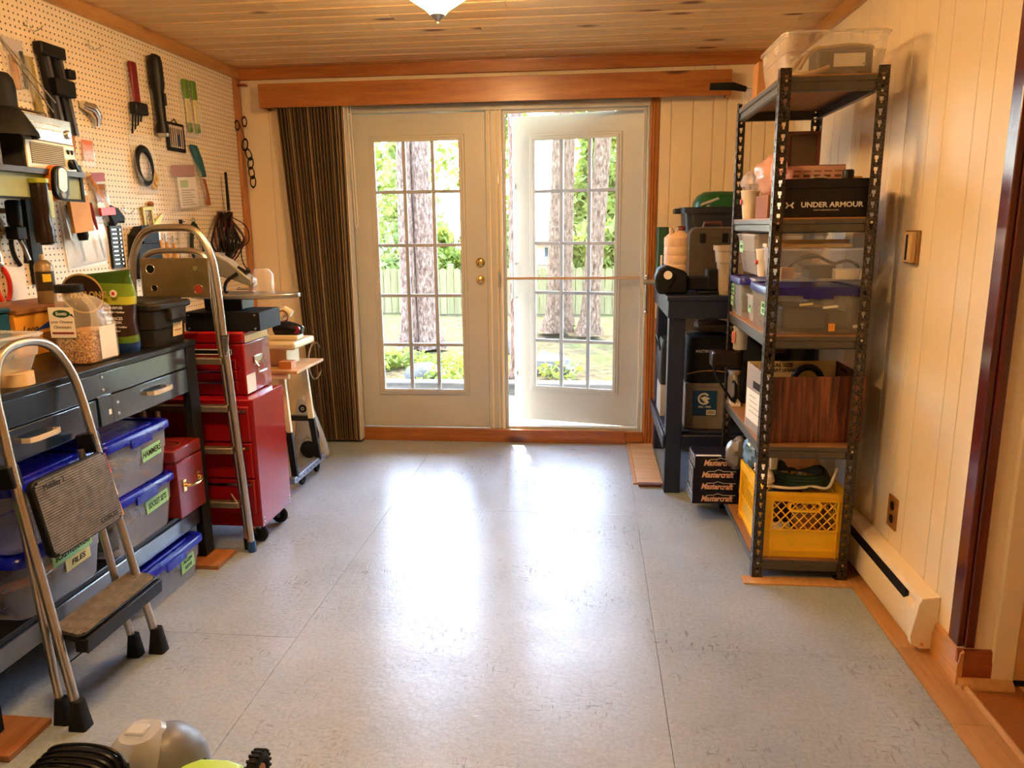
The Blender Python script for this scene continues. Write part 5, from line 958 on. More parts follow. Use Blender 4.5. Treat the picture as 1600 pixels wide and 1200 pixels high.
# ================================================================ RIGHT WALL FIXTURES
def heater():
    T = thing('baseboard_heater', 'cream electric baseboard heater along the right wall', 'heater', (1.164,2.445,.0)); L = 1.5
    m = MB(); m.prism([(0,.02),(0,.205),(-.055,.196),(-.062,.178),(-.05,.176),(-.05,.15),(-.066,.142),(-.08,.06),(-.074,.035),(-.05,.02)], 'y', .03, L); build('casing', m, CREAM, T, bev=.002)
    m = MB(); m.prism([(-.0505,.1755),(-.0625,.1775),(-.067,.1425),(-.0505,.1495)], 'y', .12, L-.1); build('air_slot', m, BLACKM, T)
    for a, b in ((0,.03),(L,L+.03)): m = MB(); m.prism([(0,.018),(0,.208),(-.056,.199),(-.066,.176),(-.07,.142),(-.084,.06),(-.078,.03),(-.05,.016)], 'y', a, b); e = build('end_cap', m, CREAM, T, bev=.002)
    m = MB(); m.lathe([(.006,-.001),(.005,-.003),(.001,-.004)], (-.045,0,.035), 10, 'y'); build('screw', m, BRASS, T)
    m = MB(); m.prism([(0,0),(0,.016),(-.05,.014),(-.05,0)], 'y', .0, L); build('foot_strip', m, PINEY, T)
heater()
T = thing('thermostat', 'tan wall thermostat with dark scale on the right wall', 'thermostat', (1.1645,2.93,1.34)); m = MB(); m.box(-.012,-.055,-.06,0,.055,.06); build('base_plate', m, pm('bronze plate tan', srgb(150,112,60), .4, .3), T, bev=.003)
m = MB(); m.box(-.032,-.05,-.055,-.012,.02,.055); k = build('cover', m, pm('tan cover', srgb(196,160,104), .4), T, bev=.003); m = MB(); m.box(-.0335,-.022,-.045,-.032,-.006,.045); build('scale_slot', m, BLACK, k); m = MB(); m.lathe([(.022,-.012),(.022,-.022),(.018,-.024)], (0,.035,.025), 18, 'x'); build('dial', m, pm('tan cover', (0,0,0)), T)
T = thing('wall_outlet', 'brass coloured double outlet low on the right wall', 'outlet', (1.1645,2.885,.335)); m = MB(); m.prism([(y,z) for y,z in rrect(.085,.128,.006,3)], 'x', -.006, 0); build('cover_plate', m, pm('brass plate', srgb(168,116,56), .35, .4), T, bev=.0015)
for z in (.026,-.026): m = MB(); m.prism([(y,z+zz) for y,zz in rrect(.032,.034,.013,4)], 'x', -.0085, -.006); build('socket', m, BLACK, T)

# ================================================================ STEEL SHELF UNIT
def postmat():
    m, n, p, o = newmat('hammered grey steel'); v = coords(n); f = nz(n, v, 260, 2)
    n.links.new(ramp(n, f, [(.42, srgb(34,30,26)), (.6, srgb(96,86,74))]), p.inputs['Base Color']); p.inputs['Metallic'].default_value = .55; p.inputs['Roughness'].default_value = .34; bumpn(n, f, p, .25, .002); return m
POST = postmat(); BEAM = pm('grey shelf beam', srgb(100,95,88), .42, .65, var=.12, scale=30)
SX0, SX1, SY0, SY1 = .665, 1.042, 2.965, 3.80
U = thing('shelf_unit', 'tall grey slotted steel shelf unit loaded with bins by the right wall', 'shelf', ((SX0+SX1)/2,(SY0+SY1)/2,0))
ux, uy = U.location.x, U.location.y
def flange(m, along, u0, s, fixed, th, z0, z1):
    W_ = .040; c = W_*.55; p_ = .0405; z = z0
    def bx(a, b, za, zb):
        a, b = sorted((u0+s*a, u0+s*b))
        if along == 'x': m.box(a, min(fixed,fixed+th), za, b, max(fixed,fixed+th), zb)
        else: m.box(min(fixed,fixed+th), a, za, max(fixed,fixed+th), b, zb)
    while z < z1-p_:
        bx(0, W_, z, z+.017); bx(0, c-.0035, z+.017, z+.028); bx(c+.0035, W_, z+.017, z+.028); bx(0, c-.0068, z+.028, z+p_); bx(c+.0068, W_, z+.028, z+p_); z += p_
    bx(0, W_, z, z1)
for x, sx in ((SX0,1),(SX1,-1)):
    for y, sy in ((SY0,1),(SY1,-1)):
        m = MB(); flange(m, 'x', x-ux, sx, y-uy, sy*.0018, .006, 1.975); flange(m, 'y', y-uy, sy, x-ux, sx*.0018, .006, 1.975); build('post', m, POST, U)
        m = MB(); m.box(min(x-ux,x-ux+sx*.045),min(y-uy,y-uy+sy*.045),0,max(x-ux,x-ux+sx*.045),max(y-uy,y-uy+sy*.045),.006); build('foot', m, BLACK, U)
BOARD = wood('particle board', srgb(150,106,64), srgb(180,134,88), 'y', .4, .6, contrast=.5)
SHZ = (1.95,1.45,1.01,.57,.09)
for zt in SHZ:
    pr = lambda a, s: [(a,zt-.006),(a,zt-.022),(a+s*.006,zt-.026),(a+s*.006,zt-.050),(a+s*.012,zt-.056),(a+s*.03,zt-.056),(a+s*.03,zt-.052),(a+s*.014,zt-.052),(a+s*.010,zt-.02),(a+s*.03,zt-.016),(a+s*.03,zt-.006)]
    for a, s in ((SX0-ux+.0025,1),(SX1-ux-.0025,-1)): m = MB(); m.prism(pr(a,s), 'y', SY0-uy+.003, SY1-uy-.003); build('side_beam', m, BEAM, U)
    for a, s in ((SY0-uy+.0025,1),(SY1-uy-.0025,-1)): m = MB(); m.prism(pr(a,s), 'x', SX0-ux+.034, SX1-ux-.034); build('end_beam', m, BEAM, U)
    m = MB(); m.box(SX0-ux+.005,SY0-uy+.004,zt-.0155,SX1-ux-.005,SY1-uy-.004,zt); build('shelf_board', m, BOARD, U)
for x, y in ((SX0,SY0),(SX1,SY0)):
    for zt in SHZ: m = MB(); sgn = 1 if x == SX0 else -1; m.lathe([(.006,-.0015),(.005,-.004),(.001,-.005)], (x-ux+sgn*.022,y-uy,zt-.02), 8, 'y'); build('rivet', m, CHROME, U)
m = MB(); m.box(-.03,-.02,0,.42,.05,.0055); build('shim_board', m, PLY, loc=(SX0-.01,2.93,.0003), label='thin plywood shim on the floor at the front shelf feet', cat='board')
Z1, Z2, Z3, Z4, Z5 = [z+.0006 for z in SHZ]
def box(name, label, cat, x0, x1, y0, y1, z0, h, mat, bev=.003, group=None):
    T = thing(name, label, cat, ((x0+x1)/2,(y0+y1)/2,z0), group=group); m = MB(); a, b = (x1-x0)/2, (y1-y0)/2; m.box(-a,-b,0,a,b,h); build('body', m, mat, T, bev=bev); return T
def tub(name, label, x0, x1, y0, y1, z0, h, mat=CLEAR, lid=None, taper=.92, **k):
    return storage_bin(label, ((x0+x1)/2,(y0+y1)/2,z0), y1-y0, x1-x0, h, lid, mat, name=name, taper=taper, **k)
def note(T, face, loc, w, h, mat, txt=None, roll=0):
    m = MB(); 
    if face == '-x': m.at(loc,(roll,0,0)); m.box(-.0012,-w/2,-h/2,0,w/2,h/2); tl = (loc[0]-.0016,loc[1],loc[2])
    else: m.at(loc,(0,roll,0)); m.box(-w/2,-.0012,-h/2,w/2,0,h/2); tl = (loc[0],loc[1]-.0016,loc[2])
    q = build('paper_label', m, mat, T)
    if txt: text(txt, h*.45, tl, face, INK, T, shear=.15, sx=min(1.2,w*.9/(max(len(l) for l in txt.split('\n'))*h*.3)))
    return q
# --- top shelf
T = tub('open_tote', 'large open clear tote with cables on top of the steel shelf', .685, 1.055, 3.0, 3.44, Z1, .155, clear('tan clear tote', (.9,.85,.78), .26), taper=.9)
for y in (-.1,.1): m = MB(); m.box(-.19,y-.03,.10,-.178,y+.03,.135); build('side_grip', m, clear('tan clear tote', (0,0,0)), T, bev=.003)
X = thing('power_transformer', 'dark olive power supply with white label inside the top tote', 'power supply', (.92,3.11,Z1+.008)); m = MB(); m.box(-.11,-.06,0,.09,.06,.095); build('case', m, pm('olive case', srgb(70,64,46), .5), X, bev=.012); m = MB(); m.box(-.05,-.0615,.03,.06,-.0602,.075); build('rating_plate', m, PAPER, X)
m = MB(); m.tube(spline([(-.16,-.04,.03),(-.12,-.05,.09),(-.05,-.03,.105),(.03,-.04,.108),(.10,-.03,.10),(.06,.02,.11),(-.06,.03,.107),(-.14,.0,.075),(-.18,-.02,.02),(-.12,-.07,.012),(-.06,-.07,.03)], 6), .008, 8); build('tan_cable', m, pm('tan cable', srgb(176,150,100), .5), loc=(.915,3.12,Z1+.008), label='tan cable coiled over the power supply in the top tote', cat='cable')
box('upright_carton', 'narrow cardboard carton standing behind the top tote', 'carton', .69, .80, 3.50, 3.60, Z1, .15, CARD)
T = thing('wire_strainer', 'wire strainer with a long black handle sticking out over the shelf', 'strainer', (.74,3.68,Z1)); m = MB(); m.tube([(-.06,0,.07),(-.12,.0,.085),(-.22,.01,.088)], [.012,.018,.016], 10); build('handle', m, BLACK, T)
m = MB()
for k in range(8): m.torus((.0,0,.07-.008*k), .06*math.cos(k/8*1.3), .0014, 'z', 18, 4)
for k in range(8): a = R(k*22.5); m.tube([(.06*math.cos(a)*math.cos(t),.06*math.sin(a)*math.cos(t),.07-.055*math.sin(abs(t)) if abs(t) else .07) for t in (0,.4,.8,1.2)], .0012, 4)
m.torus((0,0,.07), .062, .003, 'z', 20, 6); build('basket', m, CHROME, T, kind='stuff')
T = thing('clear_cup', 'small clear cup on the top shelf edge beside the strainer', 'cup', (.70,3.775,Z1)); m = MB(); m.lathe([(.016,0),(.02,.08),(.019,.08),(.015,.004)], (0,0,0), 16); build('cup', m, CLEAR, T)
# --- second shelf
T = thing('shoe_box', 'black UNDER ARMOUR shoe box with glare-whitened end on the second shelf', 'box', (.865,3.065,Z2)); m = MB(); m.box(-.155,-.065,0,.16,.065,.105); m.box(-.158,-.068,.106,.163,.068,.14); build('carton', m, pm('black carton', (.013,.010,.009), .5, var=.2), T, bev=.002)
m = MB(); m.box(-.1605,-.066,.0,-.1585,.066,.138); build('glare_end', m, PAPER, T); m = MB(); m.lathe([(.009,-.162),(.009,-.1607)], (0,-.04,.118), 12, 'x'); build('end_hole', m, BLACK, T)  # white panel paints the glare on the black box's left end
text('UNDER ARMOUR', .0265, (.020,-.0685,.045), '-y', WHITEINK, T, bold=.0007, sx=1.08); text('WWW.UNDERARMOUR.COM', .0068, (.0,-.0685,.026), '-y', WHITEINK, T)
m = MB(); lx, lz = -.132, .0445
for s in (1,-1): m.prism([(lx-.016,lz+s*.011),(lx-.010,lz+s*.011),(lx-.004,lz+s*.003),(lx+.004,lz+s*.003),(lx+.010,lz+s*.011),(lx+.016,lz+s*.011),(lx+.011,lz+s*.001),(lx+.006,lz-s*.0005),(lx-.006,lz-s*.0005),(lx-.011,lz+s*.001)], 'y', -.0692, -.0682)
build('emblem', m, WHITEINK, T, kind='stuff')
m = MB(); m.lathe([(.021,0),(.021,.028),(.017,.034)], (0,0,0), 20); build('black_jar', m, BLACK, loc=(.955,3.06,Z2+.1405), label='small black cap standing on the UNDER ARMOUR box', cat='cap')
m = MB(); m.lathe([(.03,0),(.034,.004),(.03,.01),(.01,.012)], (0,0,0), 20); build('tin_saucer', m, CHROME, loc=(.85,3.07,Z2+.1405), label='shiny tin lid lying on the UNDER ARMOUR box', cat='lid')
box('brown_carton', 'brown carton under the pink bag on the second shelf', 'carton', .69, .80, 3.17, 3.40, Z2, .092, CARDD)
T = thing('pink_bag', 'pink tinted plastic bag sagging over the brown carton', 'bag', (.738,3.32,Z2+.0935)); m = MB(); m.ell((0,0,.075),(.062,.16,.075),22,14,.4,5,9); build('bag_film', m, clear('pink film', (.93,.56,.44), .42, .22, (1,.86,.8)), T, smooth=80); m = MB(); m.tube(spline([(-.03,-.16,.05),(-.02,-.10,.115),(.0,0,.150),(.01,.08,.13)], 5), .014, 8); build('red_strip', m, clear('coral film', (.9,.36,.26), .6, .3), T)
m = MB(); m.ell((0,0,.04),(.035,.07,.04),16,10,.4,8,8); build('zip_bag', m, clear('lilac film', (.7,.66,.8), .4, .15), loc=(.70,3.60,Z2+.125), label='zip bag with a lilac seal resting on the white cup', cat='bag')
T = thing('white_cup', 'tall white paper cup with red print on the second shelf', 'cup', (.70,3.575,Z2)); m = MB(); m.lathe([(.028,0),(.04,.118),(.043,.122),(.04,.125),(.037,.118),(.026,.004)], (0,0,0), 20); build('cup', m, PAPER, T); m = MB(); m.lathe([(.012,-.042),(.012,-.036)], (0,-.005,.075), 14, 'x'); build('red_mark', m, pm('cup red', srgb(190,60,50), .5), T)
T = box('printed_carton', 'flat printed carton with small pictures behind the shoe box', 'carton', .806, 1.02, 3.30, 3.44, Z2+.15, .058, pm('pink grey print', srgb(214,170,150), .6)); m = MB(); m.box(-.106,-.07,.0585,.106,.07,.0605); build('red_edge', m, pm('dark red edge', srgb(150,50,44), .5), T)
for k in range(5): m = MB(); m.box(-.10+k*.041,-.0708,.012,-.075+k*.041,-.0701,.022); m.box(-.10+k*.041,-.0708,.034,-.07+k*.041,-.0701,.038); build('print', m, pm('print grey', srgb(110,80,70), .6), T, kind='stuff')
box('kraft_carton', 'kraft carton under the printed carton behind the shoe box', 'carton', .81, 1.02, 3.24, 3.46, Z2, .149, CARD)
box('flat_carton', 'torn kraft carton at the right end of the second shelf', 'carton', .985, 1.035, 3.14, 3.23, Z2, .155, CARD)
T = thing('framed_board', 'dark brown framed board standing at the back of second shelf', 'frame', (.955,3.74,Z2)); m = MB(); m.holed([(-.075,0),(.075,0),(.075,.39),(-.075,.39)],[(-.06,.015),(.06,.015),(.06,.375),(-.06,.375)],'y',-.01,.01); build('frame', m, REDWOOD, T); m = MB(); m.box(-.06,-.004,.015,.06,.006,.375); build('panel', m, pm('brown panel', srgb(84,62,40), .6), T)
# --- third shelf
VB = tub('storage_bin', 'violet lidded clear bin of tools at the front of the third shelf', .678, 1.03, 2.985, 3.33, Z3, .182, clear('smoky tub', (.55,.5,.42), .3), BLUELIDD, taper=.97)
for (x, z, w_, h_, mt) in ((.06,.027,.024,.03,pm('orange tape', srgb(232,160,60), .6)),(.165,.033,.055,.012,PAPER),(.05,.105,.055,.009,PAPER),(-.04,.115,.05,.008,YELTAPE)): note(VB, '-y', (x,-.172,z), w_, h_, mt, roll=-6 if h_ < .02 else 0)
note(VB, '-x', (-.1775,-.08,.09), .075, .05, GREENTAPE, 'DRILL\nBITS', 3)
m = MB(); m.box(-.12,-.12,0,.05,.12,.09); m.box(.06,-.10,0,.13,.08,.07); build('tool_case', m, GREYD, loc=(.86,3.16,Z3+.008), bev=.01, kind=None, label='dark tool cases inside the violet lidded bin', cat='case')
B2 = tub('storage_bin', 'violet lidded clear bin at the far end of the third shelf', .672, 1.0, 3.52, 3.785, Z3, .182, CLEAR, BLUELIDD, taper=.97)
note(B2, '-x', (-.166,.06,.115), .07, .045, GREENTAPE, 'AUTO\nPARTS', 3); note(B2, '-x', (-.165,.07,.06), .06, .045, GREENTAPE, 'OIL', 3)
T = tub('clear_box', 'lower clear box between the violet bins on third shelf', .69, .93, 3.36, 3.49, Z3, .115, CLEAR); note(T, '-x', (-.116,.0,.06), .06, .05, GREENTAPE, 'TAPE', 4)
tub('clear_box', 'upper clear box between the violet bins on third shelf', .70, .93, 3.365, 3.485, Z3+.117, .068, CLEARB)
T = tub('clear_box', 'tall clear tub with green tape on the far violet bin', .685, .99, 3.36, 3.76, Z3+.20, .175, CLEAR, taper=.84); note(T, '-x', (-.147,.10,.115), .085, .05, GREENTAPE, 'WIRE', 4)
m = MB(); m.box(-.09,-.12,0,.1,.13,.09); build('grey_parts', m, GREY, loc=(.85,3.56,Z3+.207), bev=.01, label='grey parts case inside the tall clear tub', cat='case')
T = tub('clear_box', 'clear tub with a black cord standing on the front violet bin', .70, 1.035, 2.995, 3.28, Z3+.1995, .125, CLEAR)
m = MB(); m.tube(spline([(-.10,-.08,.01),(-.11,-.09,.05),(-.04,-.10,.095),(.05,-.08,.06),(.10,-.09,.07),(.145,-.08,.045),(.12,-.06,.02),(.0,-.03,.03),(-.08,-.05,.07),(0,-.06,.085)], 6), .006, 8); m.box(-.03,-.06,.0,.07,.05,.05); build('adapter_cable', m, BLACK, loc=(.87,3.13,Z3+.207), label='black cord and adapter inside the clear tub on violet bin', cat='cord')
m = MB(); m.box(-.05,-.02,0,.05,.02,.04); build('white_carton', m, PAPER, loc=(.97,3.03,Z3+.207), bev=.002, label='small white carton inside the clear tub on violet bin', cat='carton'); m = MB(); m.box(-.02,-.02,0,.03,.02,.045); build('tan_carton', m, CARD, loc=(.745,3.05,Z3+.207), bev=.002, label='small tan carton inside the clear tub on violet bin', cat='carton')
for k, (x0, x1, y, z, lb, rz) in enumerate(((.69,.985,3.06,.0,'lower pale wood strip lying across the clear tub',1.5),(.72,.985,3.10,.016,'upper pale wood strip lying across the clear tub',-2),(.69,.80,3.2,.0,'short pale wood block on the clear tub by the cup',6))):
    m = MB(); m.box(x0-.84,-.025,0,x1-.84,.025,.0145); build('wood_strip', m, wood('pale strip', srgb(214,178,124), srgb(234,204,156), 'x', 1, .5), loc=(.84,y,Z3+.3255+z), rot=(0,0,rz), bev=.002, label=lb, cat='wood strip')
T = thing('white_cup', 'white paper cup with red print standing on the front violet bin', 'cup', (.72,3.315,Z3+.2)); m = MB(); m.lathe([(.022,0),(.034,.108),(.037,.112),(.034,.115),(.03,.108),(.02,.004)], (0,0,0), 20); build('cup', m, PAPER, T); m = MB(); m.lathe([(.010,-.037),(.010,-.027)], (0,-.004,.06), 14, 'x'); build('red_mark', m, pm('cup red', (0,0,0)), T)
box('black_case', 'black electronics case at the back above the third shelf bins', 'case', .72, 1.0, 3.40, 3.7, Z3+.376, .045, BLACK, .006)
# --- fourth shelf: wood grain file box
WG, n, p, o = newmat('wood grain print'); v = coords(n, (26,26,1.4), False); f = nz(n, v, 1.5, 5, .65, 1.2); n.links.new(ramp(n, f, [(.3, srgb(44,18,12)), (.48, srgb(92,44,26)), (.66, srgb(140,80,48))]), p.inputs['Base Color']); p.inputs['Roughness'].default_value = .45
FX = thing('file_box', 'open wood grain cardboard file box printed LEGAL SIZE inside', 'file box', (.872,3.158,Z4), 5); w2, d2, hh = .19, .145, .268
m = MB(); m.box(-w2,-d2,0,w2,-d2+.004,hh); build('front_panel', m, WG, FX); m = MB(); m.box(-w2,d2-.004,0,w2,d2,hh+.012); build('back_panel', m, pm('cream box inside', srgb(232,206,150), .7), FX)
GB = pm('grey printed board', srgb(150,136,124), .6)
for s in (-1,1):
    m = MB(); x = s*w2; P_ = [(-d2+.004,0),(d2-.004,0),(d2-.004,hh+.012),(-d2+.004,hh)]; m.prism(P_, 'x', min(x,x-s*.004), max(x,x-s*.004)); build('side_panel', m, GB if s < 0 else WG, FX)
m = MB(); m.box(-w2+.004,-d2+.004,0,w2-.004,d2-.004,.004); build('base', m, CARD, FX)
m = MB(); m.box(-w2-.0015,-.05,.185,-w2-.0003,.05,.215); build('hand_hole', m, pm('dark hole', (.02,.012,.008), .9), FX); q = note(FX, '-x', (-w2-.0004,.0,.105), .26, .13, PAPER)
for k in range(4): m = MB(); m.box(-w2-.0022,.0-.02*k,.145-.022*k,-w2-.0017,.09,.148-.022*k); build('print_line', m, GB, FX)
yb = d2-.0045
text('LEGAL SIZE', .022, (-.055,yb,hh-.006), '-y', INK, FX, bold=.0006, sx=1.05); text('FORMAT LEGAL', .019, (-.055,yb,hh-.028), '-y', INK, FX, bold=.0006)
m = MB(); m.prism([(-.175,hh-.012),(-.16,hh-.002),(-.16,hh-.008),(-.15,hh-.008),(-.15,hh-.016),(-.16,hh-.016),(-.16,hh-.022)], 'y', yb-.0008, yb); build('arrow', m, INK, FX); m = MB(); m.prism([(.075,hh-.012),(.06,hh-.002),(.06,hh-.008),(.05,hh-.008),(.05,hh-.016),(.06,hh-.016),(.06,hh-.022)], 'y', yb-.0008, yb); build('arrow', m, INK, FX)
text('LETTER', .02, (w2-.0048,.06,hh-.016), '-x', INK, FX, bold=.0005)
m = MB(); m.torus((0,0,0), .055, .014, 'y', 24, 8); build('black_hose', m, BLACK, loc=(.89,3.17,Z4+.222), label='black hose loop standing up inside the file box', cat='hose')
m = MB(); m.box(-.13,-.10,0,.14,.10,.16); build('file_contents', m, GREYD, loc=(.875,3.155,Z4+.006), bev=.01, label='dark case lying inside the wood grain file box', cat='case')
T = thing('black_tray', 'wide black glossy tray standing behind the file box', 'tray', (.85,3.70,Z4)); m = MB(); m.box(-.13,-.02,0,.17,.02,.335); build('panel', m, BLACK, T, bev=.012); m = MB(); m.box(-.12,-.022,.02,.16,-.0205,.32); build('inset', m, pm('gloss black', (.008,.009,.012), .12), T)
T = thing('tool_roll', 'dark brown leather tool roll jutting out left of the shelf', 'tool roll', (.69,3.68,Z4+.225)); m = MB(); m.loft([[(x,y,z) for y,z in ((-.05,-.04+t),(.06,-.045+t),(.06,.03+t),(-.05,.035+t))] for x,t in ((-.115,.0),(-.10,.005),(.0,.0),(.015,.0))]); build('leather', m, pm('dark leather', srgb(34,18,11), .4, var=.3, bump=.3), T, bev=.012); m = MB(); m.tube([(-.11,-.05,-.03),(-.09,-.055,-.09),(-.02,-.055,-.19),(.0,-.055,-.21)], .006, 6); build('strap', m, BLACKM, T)
m = MB(); m.lathe([(.032,0),(.034,.12),(.030,.14),(.036,.15),(.036,.165),(.01,.168)], (0,0,0), 18); build('steel_flask', m, STEEL, loc=(.70,3.715,Z4), label='steel flask standing under the brown tool roll', cat='flask')
T = thing('wire_coil', 'black wire coil leaning on fourth shelf beside file box', 'coil', (.685,3.66,Z4+.065))
m = MB()
for k in range(4): m.torus((0.004*k,0,0), .05-.004*k, .004, 'x', 22, 6)
build('loops', m, BLACK, T, kind='stuff'); m = MB(); m.box(-.012,-.04,-.064,.03,.04,-.045); build('carton_foot', m, PAPER, T)
m = MB(); m.lathe([(.034,0),(.036,.10),(.039,.105),(.036,.11),(.01,.112)], (0,0,0), 18); T = thing('paper_can', 'silver lidded can with red label on the tool roll', 'can', (.715,3.70,Z4+.2675)); build('can', m, GREYL, T); m = MB(); m.at((0,0,0),(0,0,12)); m.box(-.0375,-.02,.03,-.0345,.02,.085); build('red_label', m, pm('faded red label', srgb(196,120,100), .5), T)
m = MB()
for k in range(5): m.torus((0,0,.008*k), .05-.003*k, .006, 'z', 20, 6)
m.torus((-.05,0,.03), .014, .003, 'x', 14, 6); build('brown_rope', m, pm('brown cord', srgb(70,46,28), .7), loc=(.84,3.56,Z4+.285), kind=None, label='brown cord coil behind the silver can above file box', cat='cord')
# --- bottom shelf: milk crate
MC = thing('milk_crate', 'yellow plastic milk crate with diamond lattice on the lowest shelf', 'crate', (.865,3.215,Z5)); cw, cd, ch = .158, .22, .275; YC = ORANGEBAG
def crate_side(w, hand):
    m = MB(); m.box(-w,-.006,0,w,.006,.115); m.box(-w,-.012,.24,w,.006,ch); m.box(-w,-.006,.115,-w+.032,.006,.24); m.box(w-.032,-.006,.115,w,.006,.24)
    for z in (.03,.118,.246,.256,.266): m.box(-w,-.016,z-.002,w,-.006,z+.002)
    for x in (-w+.003,-w+.03,w-.03,w-.003): m.box(x-.003,-.014,0,x+.003,-.006,ch)
    if hand: m.holed([(x,z+.218) for x,z in rrect(.13,.045,.02,5)], [(x,z+.218) for x,z in rrect(.112,.03,.014,5)], 'y', -.012, .006)
    return m
def lattice(w):
    m = MB(); n_ = 7 if w < .2 else 9; z0, z1 = .115, .24; W_ = w-.03
    for s in (1,-1):
        for k in range(-3, n_+3):
            x0 = -W_+(2*W_)*k/n_; dx = .11*s; a, b = (x0, z0), (x0+dx, z1); t0, t1 = 0, 1
            for lim in (-W_, W_):
                f0 = (lim-a[0])/(b[0]-a[0])
                if (lim < 0) == (s > 0): t0 = max(t0, f0)
                else: t1 = min(t1, f0)
            if t1-t0 < .05: continue
            p0, p1 = lerp(a,b,t0), lerp(a,b,t1); m.tube([(p0[0],-.002,p0[1]),(p1[0],-.002,p1[1])], .0028, 4)
    return m
for rz, w_, off, hand in ((0,cw,(0,-cd,0),True),(180,cw,(0,cd,0),True),(-90,cd,(-cw,0,0),True),(90,cd,(cw,0,0),True)):
    build('side_panel', crate_side(w_, hand), YC, MC, loc=off, rot=(0,0,rz)); build('lattice', lattice(w_), YC, MC, loc=off, rot=(0,0,rz), kind='stuff')
m = MB(); m.box(-cw,-cd,0,cw,cd,.01); build('base', m, YC, MC)
for k, (x, y, z, s, c, lb) in enumerate(((-.06,-.12,.05,(.05,.05,.04),PAPER,'white bundle seen through the crate lattice at left'),(.04,-.10,.10,(.05,.06,.06),CARD,'tan bundle seen through the crate lattice at right'),(.0,.05,.10,(.09,.12,.09),pm('dark cloth', srgb(60,44,40), .9),'dark cloth bundle filling the back of the crate'))):
    m = MB(); m.ell((0,0,0), s, 14, 9, .4, k*4); build('cloth_bundle', m, c, loc=(.865+x,3.215+y,Z5+z+.015), label=lb, cat='bundle')
m = MB()
for k in range(4): m.torus((0,0,.012*k), .125-.006*k, .011, 'z', 30, 6)
HS = thing('garden_hose', 'dark green hose coil lying on the yellow crate', 'hose', (.87,3.15,Z5+.286)); build('coil', m, pm('dark green hose', srgb(26,50,32), .4), HS, kind='stuff'); m = MB(); m.tube(spline([(-.15,-.11,.0),(-.06,-.135,-.0),(.03,-.125,.005),(.09,-.12,.0),(.12,-.10,.05),(.13,-.09,.075)], 5), .006, 8); build('white_tail', m, PAPER, HS)
m = MB(); m.ell((0,0,.045),(.075,.06,.05),18,12,.45,9,9); build('paper_sack', m, pm('tan sack', srgb(190,140,100), .7), loc=(.88,3.17,Z5+.33), label='tan paper sack sitting on the green hose coil', cat='sack')
m = MB(); m.lathe([(.016,0),(.018,.07),(.01,.08),(.01,.09)], (0,0,0), 14); build('white_bottle', m, PAPER, loc=(.765,3.13,Z5+.33), label='small white bottle beside the tan paper sack', cat='bottle')
m = MB(); m.ell((0,0,.055),(.035,.07,.06),16,12,.5,12,9); build('blue_bag', m, clear('blue film', (.2,.42,.75), .75, .2), loc=(.715,3.33,Z5+.286), label='blue plastic bag on the crate behind the front post', cat='bag')
m = MB(); m.ell((0,0,.03),(.03,.12,.03),14,9,.3,3); build('cream_cloth', m, pm('cream cloth', srgb(236,214,180), .8), loc=(.73,3.14,Z5+.279), label='cream cloth draped on the left rim of the crate', cat='cloth')
m = MB(); m.ell((0,0,.10),(.045,.05,.10),18,14,.25,15,7); build('black_sack', m, pm('black sack', (.012,.012,.012), .45, bump=.4, bscale=30), loc=(.75,3.505,Z5), label='black sack standing behind the yellow crate', cat='sack')
m = MB(); m.ell((0,0,.075),(.055,.055,.075),22,16,.25,19,6); build('silver_bag', m, pm('grey silver bag', srgb(120,114,106), .35, .2, var=.35, scale=14, bump=.5, bscale=20), loc=(.69,3.505,Z5+.205), label='crumpled silver grey bag bulging beside the Mastercraft boxes', cat='bag')


# ================================================================ BLUE WORK TABLE AND ITS LOAD
NT = thing('blue_work_table', 'worn navy wooden work table in the back right corner', 'table', (.77,4.42,0))
def nb(name, x0, y0, z0, x1, y1, z1): m = MB(); m.box(x0-.77,y0-4.42,z0,x1-.77,y1-4.42,z1); return build(name, m, NAVY, NT, bev=.004)
nb('top', .385, 3.94, 1.045, 1.155, 4.89, 1.07); nb('apron', .392, 3.945, .955, 1.15, 3.965, 1.044); nb('apron', .392, 3.966, .955, .41, 4.87, 1.044)
for x0, y0 in ((.40,3.967),(.412,4.80),(1.06,3.967),(1.06,4.80)): nb('leg', x0, y0, .0, x0+.085, y0+.085, 1.044)
nb('lower_shelf', .40, 4.054, .305, 1.15, 4.799, .325); nb('shelf_rail', .385, 3.965, .25, .399, 4.87, .325); nb('shelf_rail', .486, 3.967, .25, 1.059, 3.985, .325)
ZT = 1.0705; ZL = .3255
VS = thing('bench_vise', 'black bench vise with sliding handle bar on the blue table corner', 'vise', (.45,4.12,ZT))
m = MB(); m.loft([[(x,y,z) for x,z in ((-.10,.0),(-.115,.03),(-.118,.09),(-.10,.135),(-.06,.15),(.03,.12),(.05,.10),(.05,.0))] for y in (-.07,.07)]); jb = build('moving_jaw', m, BLACKM, VS, bev=.012)
m = MB(); m.box(.051,-.045,.02,.22,.045,.09); build('slide_beam', m, BLACKM, VS, bev=.006); m = MB(); m.box(.10,-.07,0,.24,.07,.016); m.box(.15,-.05,.017,.23,.05,.13); build('fixed_jaw', m, BLACKM, VS, bev=.008)
m = MB(); m.tube([(-.175,0,.06),(-.116,0,.06)], .014, 12); build('screw', m, STEEL, VS); m = MB(); m.tube([(-.16,0,.085),(-.16,0,-.10)], .006, 8); m.ell((-.16,0,.088),.010,10,6); m.ell((-.16,0,-.102),.010,10,6); build('handle_bar', m, STEEL, VS)
